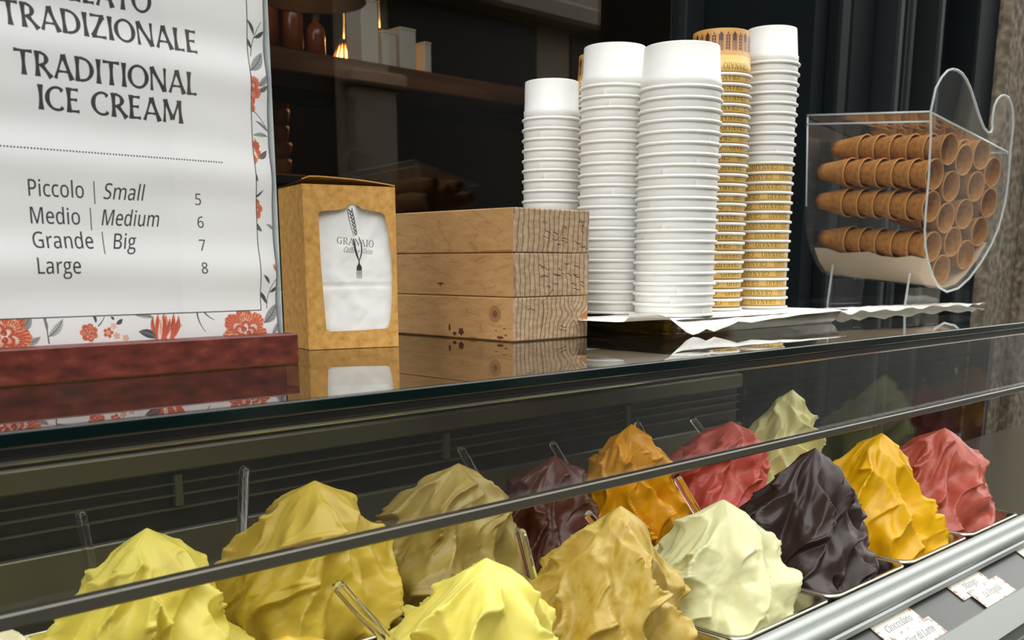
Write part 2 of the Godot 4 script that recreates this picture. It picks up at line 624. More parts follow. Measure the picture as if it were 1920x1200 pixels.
# ------------------------------------------------------------------ street and shop front
func build_street():
	struct("ground", box(Vector3(-12, -0.2, -1.2), Vector3(22, 0.0, 5.4)), M.pavement, Vector3.ZERO, "grey stone pavement of the street in front of the shop")
	# house across the street, mirrored in the shop window
	var f := part("wall_opposite", box(Vector3(-8, 0, 5.0), Vector3(22, 5.3, 5.6)), M.facade, self)
	f.set_meta("kind", "structure")
	f.set_meta("label", "pale stone house front across the street")
	var zc := 5.0
	var capy := TOP + on_z(727, 172, -8.3).y
	var corn := TOP + on_z(1000, 20, -8.3).y
	var k := 0
	for x in [-7.1, -4.5, -1.9, 0.7, 3.3, 6.0, 8.6, 11.2, 13.8, 16.4]:
		part("shop_window", box(Vector3(x + 0.52, 0.0, zc - 0.02), Vector3(x + 2.56, capy + 0.9, zc - 0.01)), M.facade_dark, f)
		part("pilaster", box(Vector3(x, 0, zc - 0.14), Vector3(x + 0.5, capy, zc - 0.001), 0.02), M.facade, f)
		part("capital", box(Vector3(x - 0.08, capy, zc - 0.22), Vector3(x + 0.58, capy + 0.14, zc - 0.001), 0.03), M.facade, f)
		k += 1
	part("cornice", box(Vector3(-8, corn - 0.12, zc - 0.3), Vector3(22, corn + 0.1, zc - 0.001), 0.04), M.facade, f)

func build_shop():
	var zw := -1.3
	# closed, dark room behind the window
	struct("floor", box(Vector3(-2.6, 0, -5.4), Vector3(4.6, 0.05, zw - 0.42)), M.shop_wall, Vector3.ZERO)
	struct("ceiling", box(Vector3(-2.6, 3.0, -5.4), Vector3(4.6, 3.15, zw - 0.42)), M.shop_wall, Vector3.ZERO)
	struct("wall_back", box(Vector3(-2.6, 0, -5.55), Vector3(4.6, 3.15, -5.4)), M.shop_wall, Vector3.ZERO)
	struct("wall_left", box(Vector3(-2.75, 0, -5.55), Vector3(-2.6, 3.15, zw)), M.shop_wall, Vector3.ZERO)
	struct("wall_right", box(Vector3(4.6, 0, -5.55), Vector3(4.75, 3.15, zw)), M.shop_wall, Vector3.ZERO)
	struct("wall_front", box(Vector3(-8, 2.95, zw - 0.2), Vector3(12, 7.0, zw)), M.stone, Vector3.ZERO, "rough brown stone of the shop front above the window")
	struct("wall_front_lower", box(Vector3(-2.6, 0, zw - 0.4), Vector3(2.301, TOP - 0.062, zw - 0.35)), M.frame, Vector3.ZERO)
	struct("wall_front_far", box(Vector3(-8, 0, zw - 0.2), Vector3(-2.6, 2.95, zw)), M.stone, Vector3.ZERO)
	# window pane set back behind a dark reveal
	var zp := -1.65
	var w := part("window_1", box(Vector3(-2.6, TOP - 0.02, zp - 0.006), Vector3(2.30, 2.95, zp)), M.window, self)
	w.set_meta("kind", "structure")
	w.set_meta("label", "large dark shop window behind the counter mirroring the street")
	part("frame", box(Vector3(2.22, TOP - 0.02, zp - 0.03), Vector3(2.30, 2.95, zp + 0.02), 0.004), M.frame_grey, w)
	part("sill", box(Vector3(-2.6, TOP - 0.06, zp - 0.05), Vector3(2.30, TOP - 0.021, zp + 0.03), 0.004), M.frame, w)
	struct("wall_reveal", box(Vector3(2.301, 0, zp - 0.05), Vector3(2.36, 2.95, zw - 0.02)), M.frame, Vector3.ZERO, "dark side of the window recess beside the door")
	struct("wall_reveal_far", box(Vector3(-2.7, 0, zp - 0.05), Vector3(-2.6, 2.95, zw - 0.02)), M.frame, Vector3.ZERO)
	struct("ceiling_reveal", box(Vector3(-2.6, 2.95, zp - 0.05), Vector3(2.36, 3.0, zw - 0.02)), M.frame, Vector3.ZERO)
	# dark panelled door frame between the window and the stone pillar
	var d := part("door_1", box(Vector3(2.36, 0, zw - 0.12), Vector3(3.32, 2.95, zw - 0.06)), M.frame, self)
	d.set_meta("kind", "structure")
	d.set_meta("label", "dark blue-grey door and frame beside the stone pillar")
	for a in [[2.37, 2.42, 0.01, 0], [2.48, 2.60, -0.02, 0], [2.63, 2.66, 0.03, 1], [2.73, 2.75, 0.0, 0], [2.78, 2.81, -0.01, 1], [2.89, 2.92, 0.02, 1], [3.12, 3.30, 0.03, 0]]:
		part("post", box(Vector3(a[0], 0, zw - 0.1), Vector3(a[1], 2.95, zw + a[2]), 0.006), M.frame_grey if a[3] == 1 else M.frame, d)
	# rough stone pillar
	var p := part("wall_pillar", box(Vector3(3.26, 0, zw - 0.3), Vector3(3.62, 7.0, zw + 0.06), 0.02), M.stone, self)
	p.set_meta("kind", "structure")
	p.set_meta("label", "rough brown stone pillar beside the dark door")
	part("pilaster", box(Vector3(3.50, 0, zw + 0.05), Vector3(3.56, 7.0, zw + 0.10), 0.012), M.stone, p)
	struct("wall_front_right", box(Vector3(3.6, 0, zw - 0.3), Vector3(12, 3.0, zw + 0.03)), M.stone, Vector3.ZERO)

# ------------------------------------------------------------------ display case
func build_case():
	var b := Vector3(0.7, 0, -0.7)
	var c := thing("gelato_display_case", "long glass-topped gelato display case with steel rails along its front", "display case", b)
	var o := Vector3(0, TOP, 0) - b
	var x0 := -0.45
	var x1 := 3.25
	var gt := part("glass_top", box(Vector3(x0, -0.009, -1.60), Vector3(2.28, 0.0, -0.5245)), M.glass, c, o)
	part("glass_top", box(Vector3(2.281, -0.009, -1.265), Vector3(x1, 0.0, -0.5245)), M.glass, c, o)
	part("glass_edge", box(Vector3(x0, -0.0085, -0.524), Vector3(x1, -0.0003, -0.521), 0.0008), M.edge, gt)
	part("seal", box(Vector3(x0, -0.0145, -0.536), Vector3(x1, -0.0092, -0.5225), 0.001), M.black, c, o)
	part("trim_strip", box(Vector3(x0, -0.0175, -0.534), Vector3(x1, -0.0148, -0.5235), 0.0008), M.trim, c, o)
	# short hanging front pane, leaning outwards a little at its foot
	var fg := PackedVector2Array([Vector2(-0.530, -0.0178), Vector2(-0.526, -0.0178), Vector2(-0.540, -0.0975), Vector2(-0.545, -0.0975)])
	var st := new_st()
	add_profile(st, fg, x0, x1)
	var fp := part("front_pane", commit(st), M.glass, c, o)
	part("pane_edge", box(Vector3(x0, -0.1065, -0.5475), Vector3(x1, -0.0978, -0.5385), 0.0012), M.polished, fp)
	# steel rails, tag slot and front
	for r in [[-0.2515, -0.449, 0.0082], [-0.2575, -0.4365, 0.0085]]:
		part("rail", tube([Vector3(x0, r[0], r[1]), Vector3(x1, r[0], r[1])], [r[2], r[2]], 24), M.rail, c, o)
	part("lip", box(Vector3(x0, -0.274, -0.436), Vector3(x1, -0.2645, -0.4285), 0.002), M.rail, c, o)
	var slot := new_st()
	add_profile(slot, PackedVector2Array([Vector2(-0.434, -0.277), Vector2(-0.391, -0.300), Vector2(-0.391, -0.303), Vector2(-0.434, -0.280)]), x0, x1)
	part("tag_slot", commit(slot), M.slot, c, o)
	var bar := new_st()
	add_profile(bar, PackedVector2Array([Vector2(-0.3915, -0.2935), Vector2(-0.3885, -0.2925), Vector2(-0.3700, -0.3200), Vector2(-0.3720, -0.3225), Vector2(-0.3915, -0.3225)]), x0, x1)
	part("front_bar", commit(bar), M.rail, c, o)
	part("lower_panel", box(Vector3(x0, -1.1, -0.3918), Vector3(x1, -0.3228, -0.3755), 0.001), M.case_grey, c, o)
	part("groove_line", box(Vector3(x0, -0.346, -0.3915), Vector3(x1, -0.343, -0.3745)), M.rail, c, o)
	part("front_panel", box(Vector3(x0, -1.1, -0.46), Vector3(x1, -0.304, -0.3922)), M.case_grey, c, o)
	# well that holds the pans
	part("well_front", box(Vector3(x0, -0.36, -0.458), Vector3(x1, -0.262, -0.4545)), M.steel, c, o)
	part("well_floor", box(Vector3(x0, -0.37, -0.965), Vector3(x1, -0.345, -0.455)), M.steel, c, o)
	part("rear_ledge", box(Vector3(x0, -0.36, -0.956), Vector3(1.485, -0.184, -0.945), 0.0015), M.ledge, c, o)
	var rp := part("rear_panel", box(Vector3(x0, -0.345, -0.975), Vector3(1.485, -0.010, -0.958)), M.black, c, o)
	part("rear_beam", box(Vector3(x0, -0.124, -0.9575), Vector3(1.485, -0.101, -0.946), 0.002), M.beam, c, o)
	for y in [-0.137, -0.149, -0.163]:
		part("slat", box(Vector3(x0, y - 0.0007, -0.9578), Vector3(1.485, y + 0.0007, -0.951)), M.beam, rp)
	for x in [0.10, 0.46, 0.82, 1.18]:
		part("clip", box(Vector3(x, -0.16, -0.9578), Vector3(x + 0.008, -0.128, -0.9500)), M.beam, rp)
	part("end_pane", box(Vector3(1.487, -0.25, -0.945), Vector3(1.492, -0.010, -0.548)), M.glass, c, o)
	part("end_panel", box(Vector3(x0 - 0.02, -1.1, -0.97), Vector3(x0, -0.009, -0.46)), M.case_grey, c, o)
	part("cabinet", box(Vector3(x0, -1.1, -0.96), Vector3(x1, -0.375, -0.465)), M.case_grey, c, o)
	for x in [0.0, 1.2, 3.2]:
		part("glass_support", box(Vector3(x, -1.1, -1.24), Vector3(x + 0.03, -0.0095, -1.18)), M.black, c, o)

# profile in (z, y) pushed along x
func add_profile(st: SurfaceTool, poly: PackedVector2Array, x0: float, x1: float):
	if Geometry2D.is_polygon_clockwise(poly): poly.reverse()
	var id := Geometry2D.triangulate_polygon(poly)
	for k in range(0, id.size(), 3):
		var a := poly[id[k]]
		var b := poly[id[k + 1]]
		var d := poly[id[k + 2]]
		if (b - a).cross(d - a) < 0:
			var q := b
			b = d
			d = q
		tri(st, Vector3(x0, a.y, a.x), Vector3(x0, b.y, b.x), Vector3(x0, d.y, d.x))
		tri(st, Vector3(x1, a.y, a.x), Vector3(x1, d.y, d.x), Vector3(x1, b.y, b.x))
	for k in poly.size():
		var a := poly[k]
		var b := poly[(k + 1) % poly.size()]
		quad(st, Vector3(x1, a.y, a.x), Vector3(x1, b.y, b.x), Vector3(x0, b.y, b.x), Vector3(x0, a.y, a.x))

# ------------------------------------------------------------------ pans and gelato
func pan_mesh() -> ArrayMesh:
	var hx := 0.0825
	var hz := 0.114
	var rows := [rrect(hx - 0.006, hz - 0.006, 0.02, -0.09), rrect(hx - 0.004, hz - 0.004, 0.02, -0.006), rrect(hx, hz, 0.014, -0.005), rrect(hx, hz, 0.014, -0.0015), rrect(hx - 0.001, hz - 0.001, 0.014, 0.0), rrect(hx - 0.0045, hz - 0.0045, 0.016, 0.0), rrect(hx - 0.0055, hz - 0.0055, 0.02, -0.0015), rrect(hx - 0.010, hz - 0.010, 0.024, -0.08), rrect(hx - 0.018, hz - 0.018, 0.02, -0.088), rrect(0.001, 0.001, 0.0005, -0.088)]
	return sheet(rows, [], [], true)

# one heap of gelato: a dome carved all over by slanting swipes of a spatula; crests stay where two swipes meet
func gelato_mesh(p: Dictionary) -> ArrayMesh:
	var nu := 230
	var nv := 130
	var n1 := noise(p.seed, 1.0, 2)
	var n2 := noise(p.seed + 50, 1.0, 3)
	var rng := RandomNumberGenerator.new()
	rng.seed = p.seed
	var rows := []
	var hx: float = p.get("hx", 0.0715)
	var hz: float = p.get("hz", 0.098)
	var y0 := -0.045
	var y1: float = p.h
	var apex: Vector2 = p.apex
	var pw: float = p.get("pw", 1.8)
	var sharp: float = p.get("sharp", 0.84)
	var depth: float = p.get("depth", 0.027)
	var slant: float = p.get("slant", 0.0)
	var size: float = p.get("size", 1.0)
	var span := (y1 - y0) * 1.25
	# swipes: angle, height, half width on either side, half length, tilt, depth, bend
	var swipes := []
	for tr in [[0.05, 0.088, 1.1, -1.1], [0.26, 0.080, 1.15, -0.85], [0.48, 0.066, 1.05, -0.6], [0.69, 0.048, 0.85, -0.5], [0.86, 0.030, 0.55, -0.4], [0.15, 0.08, 0.5, -0.7], [0.55, 0.05, 0.45, -0.7]]:
		var circ := TAU * float(tr[1])
		var cnt := maxi(3, int(round(circ / (0.056 * size * sqrt(float(tr[2]))))))
		var off := rng.randf() * TAU
		for k in cnt:
			var z: float = size * float(tr[2])
			swipes.append([off + TAU * (k + rng.randf_range(-0.3, 0.3)) / cnt, float(tr[0]) + rng.randf_range(-0.06, 0.06), 0.036 * z * rng.randf_range(0.8, 1.2), 0.011 * z * rng.randf_range(0.8, 1.2), 0.064 * z * rng.randf_range(0.8, 1.2), slant + float(tr[3]) + rng.randf_range(-0.35, 0.35), depth * rng.randf_range(0.65, 1.1) * (0.55 + 0.45 * float(tr[2])) * (1.0 - 0.4 * float(tr[0])), rng.randf_range(0.3, 0.8) * z])
	for j in nv + 1:
		var t := float(j) / nv
		var r := PackedVector3Array()
		var prof := pow(1.0 - pow(t, pw), sharp)
		prof *= 1.0 + 0.07 * sin(PI * minf(1.0, t * 2.0))
		var y := lerpf(y0, y1, pow(t, 0.95))
		var sh := smoothstep(0.0, 1.0, t)
		var rad := (hx + hz) * 0.5 * prof
		var env := smoothstep(0.0, 0.06, t) * smoothstep(1.0, 0.86, t)
		var near := []
		for s in swipes:
			if absf(t - s[1]) * span < s[4] * 1.1: near.append(s)
		for i in nu + 1:
			var a := TAU * i / nu
			var ca := cos(a)
			var sa := sin(a)
			# rounded oblong at the foot, round higher up
			var sq := pow(pow(absf(ca), 3.0) + pow(absf(sa), 3.0), -1.0 / 3.0)
			var m := minf(1.0, t * 1.6)
			var k := lerpf(sq, 1.0, m)
			var bx := lerpf(hx, (hx + hz) * 0.47, m) * k
			var bz := lerpf(hz, (hx + hz) * 0.47, m) * k
			var wob := n1.get_noise_3d(ca * 1.3 + 7.0, sa * 1.3, t * 2.2)
			var wob2 := n2.get_noise_3d(ca * 3.2, sa * 3.2 + 3.0, t * 6.0)
			var cut := 0.0
			var lip := 0.0
			var wa := a + 0.22 * wob
			for s in near:
				var da: float = fposmod(wa - s[0] + PI, TAU) - PI
				var dx: float = da * maxf(rad, 0.02)
				if absf(dx) > 0.085: continue
				var dy: float = (t - s[1]) * span
				var cs := cos(s[5])
				var sn := sin(s[5])
				var lx := dx * cs + dy * sn
				var ly := -dx * sn + dy * cs
				var fy: float = ly / s[4]
				lx += s[7] * 0.03 * sin(fy * 2.4)
				var fx: float = lx / (s[2] if lx > 0.0 else s[3])
				var b: float = 1.0 - fx * fx - fy * fy
				if b > 0.0:
					b = s[6] * pow(b, 0.8)
					cut = maxf(cut, b)
				elif lx < 0.0 and b > -0.9:
					lip = maxf(lip, s[6] * 0.16 * (1.0 - absf(b + 0.3) / 0.6))
			var d := (depth * 0.5 - cut + (lip if cut < 0.004 else 0.0)) * env + 0.0020 * wob2 * env * prof + 0.010 * wob * env * prof
			var w := 0.35 + 0.65 * minf(1.0, prof * 1.6)
			var rx := maxf(0.0, bx * prof + d * w)
			var rz := maxf(0.0, bz * prof + d * w)
			if j == nv:
				rx = 0.0
				rz = 0.0
			r.append(Vector3(ca * rx + apex.x * sh, y + d * 0.35 * w, -sa * rz + apex.y * sh))
		rows.append(r)
	return sheet(rows)

func gelato_mat(c: Color, rough := 0.4, dark := false) -> StandardMaterial3D:
	var m := mat(Color.WHITE, rough)
	var lo := c.darkened(0.10)
	m.albedo_texture = ramp_tex(Vector2i(128, 128), noise(int(c.h * 97.0) + 3, 0.03, 4), [lo, c, c.lightened(0.06)])
	triplanar(m, Vector3(7, 7, 7))
	if not dark:
		m.subsurf_scatter_enabled = true
		m.subsurf_scatter_strength = 0.05
	return m

func build_pans_and_gelato():
	var y := -0.247
	var pm := pan_mesh()
	# [pan x, row z, colour, label word, apex offset x, z, height, seed, folds, twist, amp, sharpness]
	var back := -0.813
	var front := -0.576
	var L := [
		[1.335, back, c8(214, 212, 142), "ivory-green gelato in a jagged broken peak, behind the dark purple one", "ivory-green", Vector2(0.006, 0.043), 0.142, 3, 5, 0.6, 0.020, 0.78, {"pw": 1.5, "depth": 0.03, "slant": 0.5}],
		[1.165, back, c8(196, 90, 78), "salmon pink gelato heap between the orange-yellow and the jagged ivory one", "salmon pink", Vector2(0.018, 0.043), 0.112, 14, 9, 0.9, 0.017, 0.55, {"pw": 2.3, "size": 0.75}],
		[0.995, back, c8(216, 150, 2), "orange-yellow gelato heap beside the chocolate brown one", "orange-yellow", Vector2(-0.029, 0.043), 0.132, 25, 7, 1.0, 0.018, 0.66, {"pw": 1.6, "slant": 0.3}],
		[0.825, back, c8(70, 31, 18), "chocolate brown gelato heap beside the orange-yellow one", "chocolate brown", Vector2(0.003, 0.043), 0.111, 36, 7, 1.2, 0.016, 0.62, {"pw": 2.0}],
		[0.655, back, c8(150, 131, 64), "dull tan gelato heap beside the chocolate brown one", "dull tan", Vector2(0.027, 0.043), 0.122, 47, 6, 1.1, 0.018, 0.60, {"pw": 2.4, "dx": 0.012}],
		[0.485, back, c8(190, 165, 56), "big golden gelato heap with broad folds beside the dull tan one", "golden", Vector2(0.022, 0.043), 0.130, 58, 6, 1.0, 0.022, 0.58, {"pw": 2.4, "dx": 0.022, "hx": 0.077, "size": 1.1}],
		[0.315, back, c8(222, 208, 90), "cream yellow gelato heap beside the big golden one", "cream yellow", Vector2(0.031, 0.043), 0.115, 69, 7, 0.9, 0.019, 0.60, {"pw": 1.9, "dx": 0.026}],
		[0.145, back, c8(238, 234, 200), "low scooped-out off-white gelato beside the cream yellow one", "off-white", Vector2(0.05, 0.03), 0.074, 71, 6, 0.7, 0.022, 0.45, {"pw": 2.0, "dx": 0.03, "size": 0.7}],
		[1.335, front, c8(168, 78, 62), "dusky pink gelato heap beside the end glass", "dusky pink", Vector2(0.0, 0.036), 0.112, 80, 6, 1.2, 0.018, 0.60, {"pw": 2.1}],
		[1.165, front, c8(222, 170, 0), "bright mango yellow gelato heap between dark purple and dusky pink", "mango yellow", Vector2(0.0, 0.03), 0.124, 91, 5, 1.1, 0.020, 0.66, {"pw": 1.9, "slant": 0.2}],
		[0.995, front, c8(50, 36, 34), "dark purple-brown gelato heap with glossy folds", "dark purple-brown", Vector2(0.0, 0.036), 0.128, 102, 6, 1.3, 0.022, 0.72, {"pw": 1.8}],
		[0.825, front, c8(222, 221, 170), "pale greenish white gelato heap beside the dark purple one", "pale greenish white", Vector2(0.0, 0.034), 0.098, 113, 6, 1.0, 0.022, 0.62, {"pw": 2.0, "size": 1.15}],
		[0.655, front, c8(190, 152, 54), "streaky pistachio gelato heap with a ragged peak", "streaky pistachio", Vector2(0.0, 0.044), 0.122, 124, 7, 0.9, 0.022, 0.70, {"pw": 1.7, "slant": 0.25, "depth": 0.027}],
		[0.485, front, c8(240, 228, 112), "bright lemon yellow gelato heap beside the streaky pistachio one", "bright lemon", Vector2(0.0, 0.058), 0.114, 135, 5, 1.2, 0.020, 0.72, {"pw": 1.9, "dx": 0.022}],
		[0.315, front, c8(206, 174, 56), "half-used golden gelato in the pan beside the bright lemon one", "half-used golden", Vector2(0.0, 0.06), 0.100, 146, 6, 0.8, 0.018, 0.60, {"pw": 2.2, "dx": 0.01}],
	]
	var crumbs := 0
	for g in L:
		var at := W(g[0], y, g[1])
		solo("steel_pan", pm, M.steel, "rectangular stainless steel pan holding the %s gelato" % g[4], "pan", at, "steel pans in two rows")
		var dark: bool = g[2].get_luminance() < 0.1
		var m := gelato_mat(g[2], 0.38 if dark else 0.42, dark)
		if g[4] == "streaky pistachio":
			m.albedo_texture = ramp_tex(Vector2i(256, 256), noise(9, 0.02, 4), [c8(158, 122, 16), c8(184, 154, 60), c8(202, 178, 100), c8(172, 136, 36)])
			m.uv1_scale = Vector3(9, 6, 9)
		var spec := {"h": g[6] + 0.004, "apex": g[5], "seed": g[7]}
		spec.merge(g[12] if g.size() > 12 else {}, true)
		var dx: float = spec.get("dx", 0.0)
		spec["apex"] = spec["apex"] - Vector2(dx, 0)
		solo("gelato", gelato_mesh(spec), m, g[3], "gelato", at + Vector3(dx, 0, 0), "heaped gelato in the display case")
		crumbs += 1

# ------------------------------------------------------------------ spatulas
func build_spatulas():
	# upper and lower pixel of the visible handle, the row plane, curvature, what it stands in
	var L := [
		[150, 955, 178, 1100, -0.885, "behind the cream yellow gelato", 0.0],
		[459, 872, 452, 1040, -0.885, "behind the big golden gelato", 0.0],
		[851, 845, 910, 925, -0.875, "in the dull tan gelato", 0.010],
		[1026, 833, 1075, 900, -0.875, "in the chocolate brown gelato", 0.008],
		[1186, 794, 1222, 850, -0.875, "in the orange-yellow gelato", 0.008],
		[1293, 788, 1350, 850, -0.875, "in the salmon pink gelato", 0.006],
		[972, 988, 1003, 1110, -0.625, "between the bright lemon and the pistachio gelato", 0.0],
		[612, 1112, 735, 1215, -0.590, "in the half-used golden gelato", 0.010],
		[1090, 970, 1150, 1025, -0.640, "in the streaky pistachio gelato", 0.008],
		[1260, 900, 1320, 985, -0.650, "in the pale greenish white gelato", 0.008],
		[1566, 872, 1610, 930, -0.660, "in the dark purple-brown gelato", 0.006],
	]
	for s in L:
		var a := on_z(s[0], s[1], s[4])
		var b := on_z(s[2], s[3], s[4] + 0.02)
		var dir := (b - a).normalized()
		var c := a + dir * 0.13
		var root := thing("gelato_spatula", "clear plastic handled gelato spatula standing %s" % s[5], "spatula", Vector3(c.x, c.y + TOP, c.z), 0.0, "spatulas in the gelato")
		var path := []
		var rad := []
		var side := Vector3(dir.y, -dir.x, 0).normalized()
		var fs := [0.0, 0.004, 0.012, 0.022, 0.034, 0.047, 0.1, 0.2, 0.3, 0.4, 0.5, 0.6, 0.7, 0.8, 0.9, 1.0]
		for f in fs:
			path.append(a + dir * 0.13 * f - c - side * float(s[6]) * (1.0 - f) * (1.0 - f))
			var g: float = minf(1.0, f / 0.047)
			rad.append(0.0064 * sqrt(maxf(0.0, 1.0 - (1.0 - g) * (1.0 - g))) + 0.0001)
		part("handle", tube(path, rad, 18, 0.75), M.clear, root)
		part("blade", cbox(Vector3(0.022, 0.05, 0.0012)), M.steel, root, Vector3(0, -0.02, 0))

# ------------------------------------------------------------------ menu sign
const SX0 := 0.155
const SW := 0.297
const SY0 := 0.0225
const SH := 0.42
const SZ := -0.730
func sp(u: float, v: float) -> Vector2:
	var p := on_z(u, v, SZ)
	return Vector2((p.x - SX0) / SW * 1448.0, (1.0 - (p.y - SY0) / SH) * 2048.0)
func leaf(img: Image, a: Vector2, b: Vector2, w: float, col: Color, vein: Color, bend := 0.15):
	var d := b - a
	var n := Vector2(-d.y, d.x)
	var l := bez(a, a + d * 0.45 + n * (w + bend), b)
	var r := bez(a, a + d * 0.45 + n * (-w + bend), b)
	var p := PackedVector2Array(l)
	r.reverse()
	p.append_array(PackedVector2Array(r))
	fill(img, [p], col)
	var mid := bez(a, a + d * 0.45 + n * bend, b)
	stroke(img, mid, d.length() * 0.03, 1.0, vein)
	r.reverse()
	for k in range(1, 9):
		for e in [l, r]:
			stroke(img, [mid[k], mid[k].lerp(e[mini(k + 1, 10)], 0.5), mid[k].lerp(e[mini(k + 1, 10)], 0.92)], d.length() * 0.022, 0.8, vein)
func petal(img: Image, c: Vector2, ang: float, r0: float, r1: float, wide: float, col: Color, inner: Color, line: Color):
	var o := PackedVector2Array()
	var i2 := PackedVector2Array()
	for k in 17:
		var f := k / 16.0
		var a := ang + (f - 0.5) * wide
		var rr := r0 + (r1 - r0) * pow(sin(PI * clampf(f, 0.02, 0.98)), 0.38) * (1.0 + 0.04 * sin(f * 31.0))
		o.append(c + Vector2(cos(a), sin(a)) * rr)
		var ri := r0 + (r1 - r0) * 0.72 * pow(sin(PI * clampf(f, 0.02, 0.98)), 0.5)
		i2.append(c + Vector2(cos(ang + (f - 0.5) * wide * 0.72), sin(ang + (f - 0.5) * wide * 0.72)) * ri)
	fill(img, [o], col)
	fill(img, [i2], inner)
	for k in range(2, 15, 2):
		var q := c + (o[k] - c) * 0.96
		stroke(img, [q, q.lerp(c + (i2[k] - c) * 0.7, 0.5), c + (i2[k] - c) * 0.75], r1 * 0.05, 0.7, line)
func rose(img: Image, c: Vector2, r: float, turn: float):
	var org := c8(226, 106, 64)
	var lite := c8(246, 196, 160)
	var wht := c8(252, 244, 238)
	var dk := c8(176, 62, 34)
	for k in 7: petal(img, c, turn + TAU * k / 7.0, r * 0.25, r, 1.25, org if k % 3 else c8(238, 140, 98), lite if k % 2 else org, dk)
	for k in 6: petal(img, c, turn + 0.4 + TAU * k / 6.0, r * 0.18, r * 0.74, 1.3, org if k % 2 else c8(240, 150, 108), wht if k % 2 else lite, dk)
	for k in 5: petal(img, c, turn + 0.9 + TAU * k / 5.0, r * 0.08, r * 0.48, 1.5, c8(214, 88, 48), wht if k % 2 else lite, dk)
	for k in 3: petal(img, c, turn + TAU * k / 3.0, 0.0, r * 0.25, 1.9, dk, org, c8(140, 44, 22))
func tulip(img: Image, base: Vector2, top: Vector2, w: float):
	var d := top - base
	var n := Vector2(-d.y, d.x)
	for s in [[-0.55, 0.9, 0], [0.55, 0.92, 0], [-0.25, 1.0, 1], [0.28, 1.0, 1], [0.0, 0.94, 2]]:
		var tip: Vector2 = base + d * s[1] + n * s[0] * w
		var col := c8(224, 104, 62) if s[2] < 2 else c8(250, 240, 232)
		var p := PackedVector2Array(bez(base, base + d * 0.5 + n * (s[0] * 1.2 - 0.28) * w, tip))
		var q := bez(base, base + d * 0.5 + n * (s[0] * 1.2 + 0.28) * w, tip)
		q.reverse()
		p.append_array(PackedVector2Array(q))
		fill(img, [p], col)
		for k in 5:
			var a: Vector2 = tip.lerp(base, 0.05).lerp(base + d * 0.5 + n * (s[0] * 1.2 - 0.2 + 0.1 * k) * w, 0.25 + 0.1 * k)
			stroke(img, [a, a.lerp(base, 0.3), a.lerp(base, 0.5)], w * d.length() * 0.035, 0.7, c8(176, 62, 34) if s[2] < 2 else c8(232, 150, 110))
func small_flower(img: Image, c: Vector2, r: float, col: Color, turn := 0.0):
	for k in 5:
		var a := turn + TAU * k / 5.0
		var p := PackedVector2Array()
		for i in 10:
			var b := TAU * i / 10.0
			p.append(c + Vector2(cos(a), sin(a)) * r * 0.62 + Vector2(cos(b), sin(b)) * r * 0.36)
		fill(img, [p], col)
	fill(img, [PackedVector2Array([c + Vector2(r, 0) * 0.2, c + Vector2(0, r) * 0.2, c - Vector2(r, 0) * 0.2, c - Vector2(0, r) * 0.2])], c8(150, 50, 24))

